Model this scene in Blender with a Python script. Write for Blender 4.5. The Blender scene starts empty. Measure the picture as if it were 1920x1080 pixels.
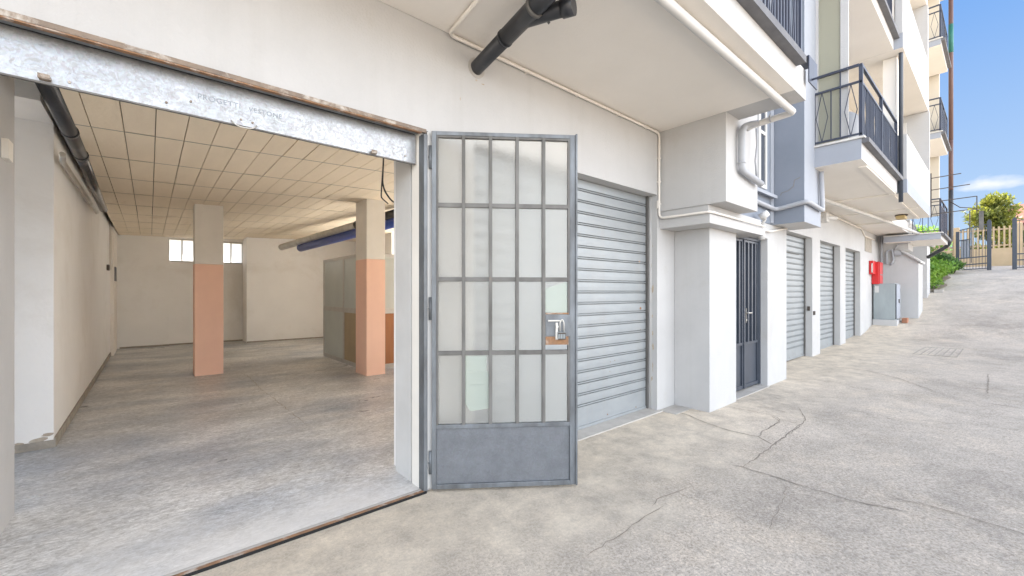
import bpy, math, random
from mathutils import Vector, Matrix
random.seed(7)
S = bpy.context.scene
R = math.radians

# ------------------------------------------------------------------ camera
CAMH, FOC, HOR = 1.5, 789.0, 548.5
ANG = math.atan2(1876 - 960, FOC)
cd = bpy.data.cameras.new("camera"); cam = bpy.data.objects.new("camera", cd)
S.collection.objects.link(cam); S.camera = cam
cam.location = (0, 0, CAMH); cam.rotation_euler = (R(90), 0, ANG - R(90))
cd.sensor_width = 36; cd.lens = FOC / 1920 * 36; cd.shift_y = (HOR - 540) / 1920
cd.clip_start = 0.05; cd.clip_end = 1500

# ------------------------------------------------------------------ world and sun
SUN_EL, SUN_AZ = R(52), R(45)          # azimuth measured from +X towards +Y: behind the building
SUN_DIR = Vector((math.cos(SUN_EL) * math.cos(SUN_AZ), math.cos(SUN_EL) * math.sin(SUN_AZ), math.sin(SUN_EL)))
W = bpy.data.worlds.new("World"); S.world = W; W.use_nodes = True
nt = W.node_tree; nt.nodes.clear(); N = nt.nodes.new; L = nt.links.new
out = N("ShaderNodeOutputWorld"); bg = N("ShaderNodeBackground"); L(bg.outputs[0], out.inputs[0])
sky = N("ShaderNodeTexSky"); sky.sky_type = 'NISHITA'; sky.sun_disc = False
sky.sun_elevation = SUN_EL; sky.sun_rotation = math.pi / 2 - SUN_AZ
sky.air_density = 1.0; sky.dust_density = 0.6; sky.ozone_density = 1.6
bg.inputs[1].default_value = 0.125
tc = N("ShaderNodeTexCoord")
def wmath(op, a, b=None, clamp=False):
    n = N("ShaderNodeMath"); n.operation = op; n.use_clamp = clamp
    for i, v in enumerate((a, b)):
        if v is None: continue
        if isinstance(v, (int, float)): n.inputs[i].default_value = v
        else: L(v, n.inputs[i])
    return n.outputs[0]
sx = N("ShaderNodeSeparateXYZ"); L(tc.outputs["Generated"], sx.inputs[0])
# unseen bright cloud bank added behind the camera as soft fill light
cn = N("ShaderNodeTexNoise"); cn.inputs["Scale"].default_value = 2.2; cn.inputs["Detail"].default_value = 7; cn.inputs["Roughness"].default_value = .55
L(tc.outputs["Generated"], cn.inputs["Vector"])
rear = wmath('MULTIPLY', wmath('SUBTRACT', wmath('MULTIPLY', sx.outputs[1], -1.0), 0.16), 3.0, True)
bank = wmath('MULTIPLY', rear, wmath('MULTIPLY', wmath('SUBTRACT', cn.outputs[0], 0.36), 6.0, True))
# one small cloud low in the east
dm = N("ShaderNodeVectorMath"); dm.operation = 'DISTANCE'
mp = N("ShaderNodeMapping"); mp.inputs["Scale"].default_value = (1, 1, 2.6); L(tc.outputs["Generated"], mp.inputs[0]); L(mp.outputs[0], dm.inputs[0])
cdir = Vector((1.5095, 0.022, 0.262)).normalized(); dm.inputs[1].default_value = (cdir.x, cdir.y, cdir.z * 2.6)
cn2 = N("ShaderNodeTexNoise"); cn2.inputs["Scale"].default_value = 15; cn2.inputs["Detail"].default_value = 6; L(mp.outputs[0], cn2.inputs["Vector"])
small = wmath('MULTIPLY', wmath('ADD', wmath('SUBTRACT', 0.040, dm.outputs["Value"]), wmath('MULTIPLY', wmath('SUBTRACT', cn2.outputs[0], 0.5), 0.12)), 30.0, True)
haze_ = wmath('MULTIPLY', wmath('SUBTRACT', 0.16, sx.outputs[2]), 2.2, True)
mx0 = N("ShaderNodeMixRGB"); L(haze_, mx0.inputs[0]); L(sky.outputs[0], mx0.inputs[1]); mx0.inputs[2].default_value = (2.6, 3.3, 4.3, 1)
east = wmath('MULTIPLY', wmath('SUBTRACT', sx.outputs[0], 0.45), 4.0, True)
grd = N("ShaderNodeValToRGB"); L(wmath('MULTIPLY', sx.outputs[2], 1.6, True), grd.inputs[0])
grd.color_ramp.elements[0].position = 0; grd.color_ramp.elements[0].color = (.62, .80, 1, 1); grd.color_ramp.elements[1].position = .75; grd.color_ramp.elements[1].color = (.20, .44, .93, 1)
gsc = N("ShaderNodeVectorMath"); gsc.operation = 'SCALE'; gsc.inputs["Scale"].default_value = 1.72; L(grd.outputs[0], gsc.inputs[0])
mxe = N("ShaderNodeMixRGB"); L(east, mxe.inputs[0]); L(mx0.outputs[0], mxe.inputs[1]); L(gsc.outputs[0], mxe.inputs[2])
mx = N("ShaderNodeMixRGB"); L(bank, mx.inputs[0]); L(mxe.outputs[0], mx.inputs[1]); bsc = N("ShaderNodeVectorMath"); bsc.operation = 'SCALE'; bsc.inputs[0].default_value = (6.9, 7.1, 7.5); L(wmath('SUBTRACT', 1.55, wmath('MULTIPLY', sx.outputs[2], 1.15)), bsc.inputs["Scale"]); L(bsc.outputs[0], mx.inputs[2])
mx2 = N("ShaderNodeMixRGB"); L(wmath('MULTIPLY', small, 0.85), mx2.inputs[0]); L(mx.outputs[0], mx2.inputs[1]); mx2.inputs[2].default_value = (1.95, 1.95, 2.0, 1)
L(mx2.outputs[0], bg.inputs[0])
sd = bpy.data.lights.new("sun", 'SUN'); sd.energy = 5.0; sd.angle = R(0.6); sd.color = (1, .93, .82)
so = bpy.data.objects.new("sun", sd); S.collection.objects.link(so)
so.rotation_euler = SUN_DIR.to_track_quat('Z', 'Y').to_euler(); so.location = (0, 0, 40)
S.view_settings.view_transform = 'Standard'; S.view_settings.look = 'None'
S.view_settings.exposure = 2.2; S.view_settings.gamma = 1
S.cycles.max_bounces = 14; S.cycles.diffuse_bounces = 9; S.cycles.transmission_bounces = 8; S.cycles.glossy_bounces = 5
S.cycles.use_denoising = True; S.cycles.sample_clamp_indirect = 8

# ------------------------------------------------------------------ camera geometry helper (pixel -> world point on a given plane)
FW = Vector((math.cos(ANG), math.sin(ANG), 0)); RT = Vector((math.sin(ANG), -math.cos(ANG), 0))
def ray(u, v): return FW + RT * ((u - 960) / FOC) + Vector((0, 0, (HOR - v) / FOC))
def on_y(u, v, y): d = ray(u, v); return Vector((0, 0, CAMH)) + d * (y / d.y)
def on_z(u, v, z=0): d = ray(u, v); return Vector((0, 0, CAMH)) + d * ((z - CAMH) / d.z)

# ------------------------------------------------------------------ materials
MC = {}
def M(name, c1, c2=None, rough=.8, scale=3.0, bump=.0, bscale=60, metal=0, stretch=(1, 1, 1), c3=None, s3=.8, t3=(.5, .7), spec=.5, streak=0, detail=8, nodes=None):
    m = bpy.data.materials.new(name); m.use_nodes = True; MC[name] = m
    t = m.node_tree; p = t.nodes["Principled BSDF"]; n = t.nodes.new; l = t.links.new
    p.inputs["Roughness"].default_value = rough; p.inputs["Metallic"].default_value = metal
    p.inputs["Specular IOR Level"].default_value = spec
    co = n("ShaderNodeTexCoord"); mpn = n("ShaderNodeMapping"); mpn.inputs["Scale"].default_value = stretch; l(co.outputs["Object"], mpn.inputs[0])
    c2 = c2 or tuple(x * .88 for x in c1)
    nz = n("ShaderNodeTexNoise"); nz.inputs["Scale"].default_value = scale; nz.inputs["Detail"].default_value = detail; nz.inputs["Roughness"].default_value = .62
    l(mpn.outputs[0], nz.inputs["Vector"])
    rp = n("ShaderNodeValToRGB"); rp.color_ramp.elements[0].position = .33; rp.color_ramp.elements[1].position = .68
    rp.color_ramp.elements[0].color = (*c1, 1); rp.color_ramp.elements[1].color = (*c2, 1); l(nz.outputs[0], rp.inputs[0])
    colr = rp.outputs[0]
    if c3:
        n3 = n("ShaderNodeTexNoise"); n3.inputs["Scale"].default_value = s3; n3.inputs["Detail"].default_value = 9; n3.inputs["Roughness"].default_value = .68
        n3.inputs["Distortion"].default_value = .4
        l(mpn.outputs[0], n3.inputs["Vector"])
        r3 = n("ShaderNodeValToRGB"); r3.color_ramp.elements[0].position = t3[0]; r3.color_ramp.elements[1].position = t3[1]
        l(n3.outputs[0], r3.inputs[0])
        mm = n("ShaderNodeMixRGB"); l(r3.outputs[0], mm.inputs[0]); l(colr, mm.inputs[1]); mm.inputs[2].default_value = (*c3, 1); colr = mm.outputs[0]
    if streak:
        m4 = n("ShaderNodeMapping"); m4.inputs["Scale"].default_value = (7, 7, .22); l(co.outputs["Object"], m4.inputs[0])
        n4 = n("ShaderNodeTexNoise"); n4.inputs["Scale"].default_value = 1.0; n4.inputs["Detail"].default_value = 7; n4.inputs["Roughness"].default_value = .7; l(m4.outputs[0], n4.inputs["Vector"])
        r4 = n("ShaderNodeValToRGB"); r4.color_ramp.elements[0].position = .50; r4.color_ramp.elements[1].position = .78; l(n4.outputs[0], r4.inputs[0])
        k4 = n("ShaderNodeMath"); k4.operation = 'MULTIPLY'; l(r4.outputs[0], k4.inputs[0]); k4.inputs[1].default_value = streak
        x4 = n("ShaderNodeMixRGB"); l(k4.outputs[0], x4.inputs[0]); l(colr, x4.inputs[1]); x4.inputs[2].default_value = (.30, .28, .25, 1); colr = x4.outputs[0]
    l(colr, p.inputs["Base Color"])
    if bump:
        nb = n("ShaderNodeTexNoise"); nb.inputs["Scale"].default_value = bscale; nb.inputs["Detail"].default_value = 5; l(co.outputs["Object"], nb.inputs["Vector"])
        b = n("ShaderNodeBump"); b.inputs["Strength"].default_value = bump; b.inputs["Distance"].default_value = .01
        l(nb.outputs[0], b.inputs["Height"]); l(b.outputs[0], p.inputs["Normal"])
    if nodes: nodes(t, p, co, colr)
    return m
white = M("white_plaster", (.485, .48, .472), (.44, .435, .428), .9, 1.3, .35, 55, c3=(.42, .40, .37), s3=1.1, t3=(.58, .80), streak=.14)
soffit = M("cream_soffit", (.80, .76, .70), (.75, .71, .65), .9, .9, .2, 60, streak=.0, c3=(.60, .55, .48), s3=.7, t3=(.6, .85))
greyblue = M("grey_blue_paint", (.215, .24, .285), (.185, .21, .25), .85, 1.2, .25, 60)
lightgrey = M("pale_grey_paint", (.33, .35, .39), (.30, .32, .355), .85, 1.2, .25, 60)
inwall = M("interior_plaster", (.85, .835, .81), (.80, .785, .76), .9, 1.0, .3, 40, c3=(.70, .67, .62), s3=.7, t3=(.52, .8))
cream = M("cream_paint", (.58, .53, .44), (.53, .48, .40), .85, 1.2, .2, 60)
salmon = M("salmon_paint", (.93, .59, .44), (.88, .55, .41), .62, 2.2, .15, 50)
creampaint = M("old_cream_paint", (.82, .78, .71), (.76, .72, .65), .75, 2.5, .15, 50, c3=(.45, .36, .27), s3=2.2, t3=(.66, .78))
def galvn(t, p, co, colr):
    n = t.nodes.new; l = t.links.new
    v = n("ShaderNodeTexVoronoi"); v.inputs["Scale"].default_value = 95
    nz = n("ShaderNodeTexNoise"); nz.inputs["Scale"].default_value = 14; l(co.outputs["Object"], nz.inputs["Vector"])
    mm = n("ShaderNodeMixRGB"); mm.inputs[0].default_value = .12; l(co.outputs["Object"], mm.inputs[1]); l(nz.outputs["Color"], mm.inputs[2]); l(mm.outputs[0], v.inputs["Vector"])
    b = n("ShaderNodeMixRGB"); b.blend_type = 'MULTIPLY'; b.inputs[0].default_value = .16; l(colr, b.inputs[1]); l(v.outputs["Color"], b.inputs[2])
    hs = n("ShaderNodeHueSaturation"); hs.inputs["Saturation"].default_value = .3; l(b.outputs[0], hs.inputs["Color"]); l(hs.outputs[0], p.inputs["Base Color"])
    mr = n("ShaderNodeMapRange"); mr.inputs[3].default_value = .32; mr.inputs[4].default_value = .6
    sp = n("ShaderNodeSeparateColor"); l(v.outputs["Color"], sp.inputs[0]); l(sp.outputs[0], mr.inputs[0]); l(mr.outputs[0], p.inputs["Roughness"])
galv = M("galvanised_steel", (.40, .43, .46), (.29, .315, .34), .5, 5, .12, 30, metal=.75, nodes=galvn)
kick = M("blued_galvanised_sheet", (.125, .16, .21), (.095, .122, .165), .45, 7, .1, 25, metal=.3, nodes=galvn)
frame = M("weathered_grey_steel", (.17, .165, .155), (.09, .085, .078), .6, 6, .3, 40, metal=.35, stretch=(1, 1, .35), c3=(.20, .115, .06), s3=5, t3=(.64, .76))
frame_lt = M("bare_zinc_steel", (.19, .205, .22), (.10, .104, .107), .5, 9, .2, 40, metal=.4, stretch=(1, 1, .3), c3=(.30, .2, .13), s3=6, t3=(.68, .8))
rust = M("rusty_steel", (.30, .16, .08), (.17, .10, .06), .85, 16, .6, 60, c3=(.42, .36, .31), s3=9, t3=(.52, .66))
brownframe = M("flaking_brown_steel", (.26, .20, .15), (.16, .125, .10), .75, 8, .5, 50, c3=(.46, .42, .37), s3=5, t3=(.5, .62))
slat_m = M("pale_zinc_slats", (.315, .335, .345), (.27, .29, .30), .5, 2.5, .06, 30, metal=.25, stretch=(1, 1, 2.2), c3=(.28, .28, .27), s3=2.2, t3=(.60, .84), streak=.35)
navy = M("dark_slate_paint", (.050, .060, .080), (.038, .046, .06), .38, 4, .06, 40)
navy2 = M("navy_railing_paint", (.045, .055, .085), (.035, .04, .06), .4, 4, 0)
blackp = M("black_plastic_pipe", (.022, .024, .028), (.034, .036, .042), .38, 3, .05, 20, c3=(.07, .07, .07), s3=3, t3=(.55, .8))
greypipe = M("painted_grey_pipe", (.37, .38, .40), (.31, .32, .34), .6, 3, .05, 20)
whitepipe = M("painted_white_pipe", (.60, .59, .57), (.54, .53, .51), .55, 3, .05, 20)
conduit_m = M("cream_painted_conduit", (.74, .70, .64), (.66, .62, .56), .7, 4, .05, 20)
ductm = M("dull_steel_duct", (.62, .60, .56), (.46, .44, .40), .38, 5, .05, 20, metal=.55)
bluep = M("blue_plastic_pipe", (.022, .065, .34), (.018, .05, .28), .4, 3)
alu = M("anodised_aluminium", (.56, .54, .50), (.46, .44, .41), .45, 4, .03, 30, metal=.45)
panel_g = M("frosted_partition_glass", (.52, .55, .51), (.45, .48, .45), .35, 1.5)
panel_t = M("tan_laminate_panel", (.42, .32, .19), (.36, .27, .16), .5, 2)
panel_b = M("orange_brown_laminate", (.36, .15, .05), (.28, .11, .04), .5, 3, stretch=(4, 4, .5))
redm = M("glossy_red_paint", (.56, .018, .02), (.50, .014, .016), .3, 3)
zinc = M("dull_zinc_sheet", (.36, .40, .41), (.27, .30, .31), .5, 2.2, .05, 20, metal=.4, stretch=(1, 1, .3))
concrete_l = M("pale_cement", (.45, .43, .40), (.35, .33, .305), .9, 4, .5, 40)
concrete_w = M("pale_bounce_screed", (.84, .825, .80), (.80, .785, .76), .9, 3, .2, 40)  # kept very pale to bounce sun from the added annexe
darkgap = M("dark_gap", (.012, .012, .012), (.01, .01, .01), 1, 3)
brownpipe = M("brown_downpipe_paint", (.12, .062, .05), (.10, .052, .042), .5, 3)
greenpipe = M("green_downpipe_paint", (.015, .14, .11), (.015, .12, .09), .5, 3)
bricks = M("terracotta_block", (.38, .17, .10), (.3, .14, .08), .9, 9, .6, 40)
rooft = M("orange_roof_tile", (.17, .042, .016), (.11, .03, .014), .85, 12, .6, 20)
beigef = M("beige_fence_paint", (.50, .38, .24), (.43, .33, .20), .8, 2, .2, 30)
barkm = M("tree_bark", (.10, .075, .05), (.06, .045, .03), .95, 9, .8, 25)
tile_edge = M("pale_stone_edge", (.62, .60, .56), (.5, .48, .45), .7, 5, .1)
darkslab = M("dark_drip_edge", (.15, .15, .155), (.10, .10, .11), .7, 5, .1)
skirt = M("bare_cement_skirting", (.40, .36, .30), (.27, .245, .21), .95, 9, .8, 40)
lampm = M("yellowed_lamp_cover", (.50, .38, .18), (.44, .33, .15), .4, 4)
brownsh = M("brown_steel_bar", (.06, .045, .035), None, .6, 4)
blueshade = M("blue_grey_roller_blind", (.30, .36, .46), (.24, .29, .38), .6, 2, .1, 30)

def leafm(name, a, b, tr):
    m = bpy.data.materials.new(name); m.use_nodes = True; MC[name] = m
    t = m.node_tree; p = t.nodes["Principled BSDF"]; n = t.nodes.new; l = t.links.new
    nz = n("ShaderNodeTexNoise"); nz.inputs["Scale"].default_value = 2.0; co = n("ShaderNodeTexCoord"); l(co.outputs["Object"], nz.inputs["Vector"])
    rp = n("ShaderNodeValToRGB"); rp.color_ramp.elements[0].position = .35; rp.color_ramp.elements[1].position = .65
    rp.color_ramp.elements[0].color = (*a, 1); rp.color_ramp.elements[1].color = (*b, 1); l(nz.outputs[0], rp.inputs[0]); l(rp.outputs[0], p.inputs["Base Color"])
    p.inputs["Roughness"].default_value = .55
    ts = n("ShaderNodeBsdfTranslucent"); l(rp.outputs[0], ts.inputs[0]); mxs = n("ShaderNodeMixShader"); mxs.inputs[0].default_value = tr
    l(p.outputs[0], mxs.inputs[1]); l(ts.outputs[0], mxs.inputs[2]); l(mxs.outputs[0], t.nodes["Material Output"].inputs[0])
    return m
leaf_y = leafm("yellow_green_needles", (.27, .28, .04), (.10, .13, .03), .45)
leaf_g = leafm("fresh_green_leaves", (.30, .46, .07), (.12, .26, .035), .4)
leaf_d = leafm("dark_green_leaves", (.11, .22, .045), (.06, .13, .03), .3)
grass_m = leafm("dry_grass", (.25, .22, .10), (.12, .16, .05), .2)

def glassm(name, tint, whitepart, rough, bstr, bsc):
    m = bpy.data.materials.new(name); m.use_nodes = True; MC[name] = m
    t = m.node_tree; p = t.nodes["Principled BSDF"]; n = t.nodes.new; l = t.links.new
    p.inputs["Base Color"].default_value = (*tint, 1); p.inputs["Roughness"].default_value = rough
    p.inputs["Transmission Weight"].default_value = 1; p.inputs["IOR"].default_value = 1.25
    co = n("ShaderNodeTexCoord"); nz = n("ShaderNodeTexNoise"); nz.inputs["Scale"].default_value = bsc; nz.inputs["Detail"].default_value = 3; nz.inputs["Distortion"].default_value = 2.5
    l(co.outputs["Object"], nz.inputs["Vector"]); b = n("ShaderNodeBump"); b.inputs["Strength"].default_value = bstr; b.inputs["Distance"].default_value = .004
    l(nz.outputs[0], b.inputs["Height"]); l(b.outputs[0], p.inputs["Normal"])
    d = n("ShaderNodeBsdfDiffuse"); d.inputs[0].default_value = (*[min(1, x * .95) for x in tint], 1); l(b.outputs[0], d.inputs[1])
    ts = n("ShaderNodeBsdfTranslucent"); ts.inputs[0].default_value = (*tint, 1)
    a = n("ShaderNodeMixShader"); a.inputs[0].default_value = .5; l(d.outputs[0], a.inputs[1]); l(ts.outputs[0], a.inputs[2])
    mxs = n("ShaderNodeMixShader"); mxs.inputs[0].default_value = whitepart
    l(p.outputs[0], mxs.inputs[1]); l(a.outputs[0], mxs.inputs[2]); l(mxs.outputs[0], t.nodes["Material Output"].inputs[0])
    return m
pat = glassm("patterned_glass", (.99, .975, .93), .13, .2, .7, 60)
patg = glassm("green_patterned_glass", (.89, .95, .89), .3, .18, .3, 30)
frost = glassm("frosted_window_glass", (.95, .95, .95), .75, .5, .2, 30)
fibre = glassm("green_fibreglass_sheet", (.52, .52, .44), .7, .4, .1, 8)

# ground material
def gnodes(dark, light, warm, fine, rough, bumpd, name, stretch=(1, 1, 1), blue=None):
    m = bpy.data.materials.new(name); m.use_nodes = True; MC[name] = m
    t = m.node_tree; p = t.nodes["Principled BSDF"]; n = t.nodes.new; l = t.links.new
    co = n("ShaderNodeTexCoord"); mpn = n("ShaderNodeMapping"); mpn.inputs["Scale"].default_value = stretch; mpn.inputs["Rotation"].default_value = (0, 0, R(14)); l(co.outputs["Object"], mpn.inputs[0])
    def noise(sc, det=8, ro=.6, dist=0):
        z = n("ShaderNodeTexNoise"); z.inputs["Scale"].default_value = sc; z.inputs["Detail"].default_value = det; z.inputs["Roughness"].default_value = ro; z.inputs["Distortion"].default_value = dist
        l(mpn.outputs[0], z.inputs["Vector"]); return z.outputs[0]
    def ramp(f, a, b, p0, p1):
        r = n("ShaderNodeValToRGB"); r.color_ramp.elements[0].position = p0; r.color_ramp.elements[1].position = p1
        r.color_ramp.elements[0].color = a if len(a) == 4 else (*a, 1); r.color_ramp.elements[1].color = b if len(b) == 4 else (*b, 1); l(f, r.inputs[0]); return r.outputs[0]
    def mix(f, a, b, mode='MIX'):
        x = n("ShaderNodeMixRGB"); x.blend_type = mode
        if isinstance(f, float): x.inputs[0].default_value = f
        else: l(f, x.inputs[0])
        for i, v in ((1, a), (2, b)):
            if isinstance(v, tuple): x.inputs[i].default_value = (*v, 1)
            else: l(v, x.inputs[i])
        return x.outputs[0]
    k, w = (0, 0, 0), (1, 1, 1)
    base = ramp(noise(.5, 9, .66, .15), dark, light, .30, .60)
    base = mix(ramp(noise(.9, 8, .74, .2), k, w, .50, .75), base, warm)
    if blue: base = mix(ramp(noise(.8, 6, .6, .3), k, w, .45, .7), base, blue)
    base = mix(.42, base, ramp(noise(9, 12, .8, .3), (.55, .54, .53), (1.08, 1.08, 1.08), .36, .6), 'MULTIPLY')
    g = noise(fine, 9, .8, .7)
    base = mix(.85, base, ramp(g, (.50, .485, .47), (1.4, 1.4, 1.4), .38, .62), 'MULTIPLY')
    sp = ramp(noise(fine * 2.6, 2, .5), k, w, .66, .72)
    base = mix(mix(.5, sp, (.0, .0, .0)), base, tuple(min(1, c * 1.7) for c in light))
    l(base, p.inputs["Base Color"])
    rr = n("ShaderNodeMapRange"); l(noise(2.2, 6), rr.inputs[0]); rr.inputs[1].default_value = .3; rr.inputs[2].default_value = .7; rr.inputs[3].default_value = rough[0]; rr.inputs[4].default_value = rough[1]; l(rr.outputs[0], p.inputs["Roughness"])
    ad = n("ShaderNodeMath"); ad.operation = 'ADD'; l(g, ad.inputs[0]); l(noise(4, 6), ad.inputs[1])
    b = n("ShaderNodeBump"); b.inputs["Strength"].default_value = bumpd; b.inputs["Distance"].default_value = .012; l(ad.outputs[0], b.inputs["Height"]); l(b.outputs[0], p.inputs["Normal"])
    return m
yardm = gnodes((.33, .29, .242), (.57, .50, .415), (.66, .56, .44), 55, (.78, .95), .7, "worn_yard_concrete", (1, 1, 1))
floorm = gnodes((.33, .34, .355), (.72, .72, .715), (.55, .535, .515), 30, (.26, .5), .12, "smooth_garage_cement", (.8, 1.5, 1), blue=(.33, .365, .42))
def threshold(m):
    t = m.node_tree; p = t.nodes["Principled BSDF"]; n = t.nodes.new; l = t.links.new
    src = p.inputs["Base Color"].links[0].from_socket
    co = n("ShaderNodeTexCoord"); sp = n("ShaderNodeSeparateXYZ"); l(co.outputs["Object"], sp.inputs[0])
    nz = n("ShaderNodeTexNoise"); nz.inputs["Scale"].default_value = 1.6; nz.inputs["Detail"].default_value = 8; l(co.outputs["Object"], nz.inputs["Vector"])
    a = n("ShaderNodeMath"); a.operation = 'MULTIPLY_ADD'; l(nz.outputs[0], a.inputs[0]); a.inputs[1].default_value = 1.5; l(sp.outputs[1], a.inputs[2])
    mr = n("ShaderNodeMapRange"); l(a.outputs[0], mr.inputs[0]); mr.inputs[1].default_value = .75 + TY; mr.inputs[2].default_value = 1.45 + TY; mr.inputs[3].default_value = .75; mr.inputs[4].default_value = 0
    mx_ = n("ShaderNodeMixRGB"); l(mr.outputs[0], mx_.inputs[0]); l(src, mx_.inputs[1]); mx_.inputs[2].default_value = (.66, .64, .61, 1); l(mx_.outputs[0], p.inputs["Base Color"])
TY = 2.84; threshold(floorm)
def apron(m):
    """older smooth cement apron poured along the foot of the building"""
    t = m.node_tree; p = t.nodes["Principled BSDF"]; n = t.nodes.new; l = t.links.new
    src = p.inputs["Base Color"].links[0].from_socket
    co = n("ShaderNodeTexCoord"); sp = n("ShaderNodeSeparateXYZ"); l(co.outputs["Object"], sp.inputs[0])
    nz = n("ShaderNodeTexNoise"); nz.inputs["Scale"].default_value = .9; nz.inputs["Detail"].default_value = 10; nz.inputs["Roughness"].default_value = .7; l(co.outputs["Object"], nz.inputs["Vector"])
    a = n("ShaderNodeMath"); a.operation = 'MULTIPLY_ADD'; l(nz.outputs[0], a.inputs[0]); a.inputs[1].default_value = 2.6; l(sp.outputs[1], a.inputs[2])
    mr = n("ShaderNodeMapRange"); l(a.outputs[0], mr.inputs[0]); mr.inputs[1].default_value = 2.5; mr.inputs[2].default_value = 3.3; mr.inputs[3].default_value = 0; mr.inputs[4].default_value = .62
    n2 = n("ShaderNodeTexNoise"); n2.inputs["Scale"].default_value = 3.5; n2.inputs["Detail"].default_value = 9; n2.inputs["Roughness"].default_value = .7; l(co.outputs["Object"], n2.inputs["Vector"])
    r2 = n("ShaderNodeValToRGB"); r2.color_ramp.elements[0].position = .35; r2.color_ramp.elements[1].position = .62; r2.color_ramp.elements[0].color = (.37, .325, .265, 1); r2.color_ramp.elements[1].color = (.70, .61, .48, 1); l(n2.outputs[0], r2.inputs[0])
    mx_ = n("ShaderNodeMixRGB"); l(mr.outputs[0], mx_.inputs[0]); l(src, mx_.inputs[1]); l(r2.outputs[0], mx_.inputs[2]); l(mx_.outputs[0], p.inputs["Base Color"])
apron(yardm)
ceilm = M("clay_ceiling_plank", (.85, .74, .58), (.80, .695, .54), .9, 2.2, .25, 30, stretch=(3, .7, 1), c3=(.58, .44, .29), s3=.7, t3=(.6, .85))
crackm = M("crack_shadow", (.19, .16, .13), (.30, .26, .215), 1, 8)
asphalt_f = M("bare_earth", (.26, .2, .15), (.2, .16, .12), 1, 3, .5, 20)

# ------------------------------------------------------------------ mesh helpers
class MB:
    def __init__(s): s.v = []; s.f = []; s.mi = []; s.cur = 0; s.sm = []
    def _a(s, vs, fs, smooth=False):
        o = len(s.v); s.v += [Vector(v) for v in vs]
        for f in fs: s.f.append([o + i for i in f]); s.mi.append(s.cur); s.sm.append(smooth)
        return s
    def box(s, x0, x1, y0, y1, z0, z1):
        vs = [(x, y, z) for z in (z0, z1) for y in (y0, y1) for x in (x0, x1)]
        return s._a(vs, [(0, 2, 3, 1), (4, 5, 7, 6), (0, 1, 5, 4), (2, 6, 7, 3), (0, 4, 6, 2), (1, 3, 7, 5)])
    def prism(s, pts, axis, a, b):
        def P(p, t):
            return {'x': (t, p[0], p[1]), 'y': (p[0], t, p[1]), 'z': (p[0], p[1], t)}[axis]
        n = len(pts); vs = [P(p, a) for p in pts] + [P(p, b) for p in pts]
        return s._a(vs, [tuple(range(n))[::-1], tuple(range(n, 2 * n))] + [(i, (i + 1) % n, n + (i + 1) % n, n + i) for i in range(n)])
    def bar(s, p, q, w, h=None):
        p, q = Vector(p), Vector(q); d = (q - p).normalized(); h = h or w
        up = Vector((0, 0, 1)) if abs(d.z) < .95 else Vector((0, 1, 0))
        sd_ = d.cross(up).normalized(); u2 = sd_.cross(d)
        vs = [c + sd_ * (a * w / 2) + u2 * (b * h / 2) for c in (p, q) for a, b in ((-1, -1), (1, -1), (1, 1), (-1, 1))]
        return s._a(vs, [(3, 2, 1, 0), (4, 5, 6, 7), (0, 1, 5, 4), (1, 2, 6, 5), (2, 3, 7, 6), (3, 0, 4, 7)])
    def tube(s, pts, r, n=12, bend=0, cap=True):
        pts = [Vector(p) for p in pts]
        if bend:
            np_ = [pts[0]]
            for i in range(1, len(pts) - 1):
                a, b, c = pts[i - 1], pts[i], pts[i + 1]
                d1 = min(bend, (a - b).length * .45); d2 = min(bend, (c - b).length * .45)
                A = b + (a - b).normalized() * d1; C_ = b + (c - b).normalized() * d2
                for k in range(6):
                    t_ = k / 5; np_.append(A * (1 - t_) ** 2 + b * 2 * t_ * (1 - t_) + C_ * t_ ** 2)
            np_.append(pts[-1]); pts = np_
        rr = r if isinstance(r, (list, tuple)) else [r] * len(pts)
        o = len(s.v); ref = None
        for i, p in enumerate(pts):
            d = (pts[min(i + 1, len(pts) - 1)] - pts[max(i - 1, 0)]).normalized()
            if ref is None: ref = d.orthogonal().normalized()
            ref = (ref - d * ref.dot(d)).normalized(); b2 = d.cross(ref)
            for k in range(n):
                t_ = 2 * math.pi * k / n; s.v.append(p + (ref * math.cos(t_) + b2 * math.sin(t_)) * rr[i])
        for i in range(len(pts) - 1):
            for k in range(n):
                k2 = (k + 1) % n; s.f.append([o + i * n + k, o + i * n + k2, o + (i + 1) * n + k2, o + (i + 1) * n + k]); s.mi.append(s.cur); s.sm.append(True)
        if cap:
            s.f.append([o + k for k in range(n)][::-1]); s.mi.append(s.cur); s.sm.append(False)
            e = o + (len(pts) - 1) * n; s.f.append([e + k for k in range(n)]); s.mi.append(s.cur); s.sm.append(False)
        return s
    def build(s, name, mat, parent=None, bevel=0, rot=None):
        me = bpy.data.meshes.new(name)
        off = Vector((0, 0, 0))
        p = parent
        while p is not None: off += p.location; p = p.parent
        me.from_pydata([v - off for v in s.v], [], s.f)
        mats = mat if isinstance(mat, (list, tuple)) else [mat]
        for m_ in mats: me.materials.append(m_)
        for i, pl in enumerate(me.polygons): pl.material_index = s.mi[i]; pl.use_smooth = s.sm[i]
        me.update()
        o = bpy.data.objects.new(name, me); S.collection.objects.link(o)
        if parent: o.parent = parent
        if bevel:
            b = o.modifiers.new("bevel", 'BEVEL'); b.width = bevel; b.segments = 2; b.limit_method = 'ANGLE'; b.harden_normals = False
        return o
def tag(o, label=None, cat=None, group=None, kind=None):
    if label: o["label"] = label
    if cat: o["category"] = cat
    if group: o["group"] = group
    if kind: o["kind"] = kind
    return o
def empty(name, loc, label=None, cat=None, group=None, parent=None):
    o = bpy.data.objects.new(name, None); S.collection.objects.link(o); o.location = loc; o.empty_display_size = .1
    if parent: o.parent = parent
    return tag(o, label, cat, group)
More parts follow.
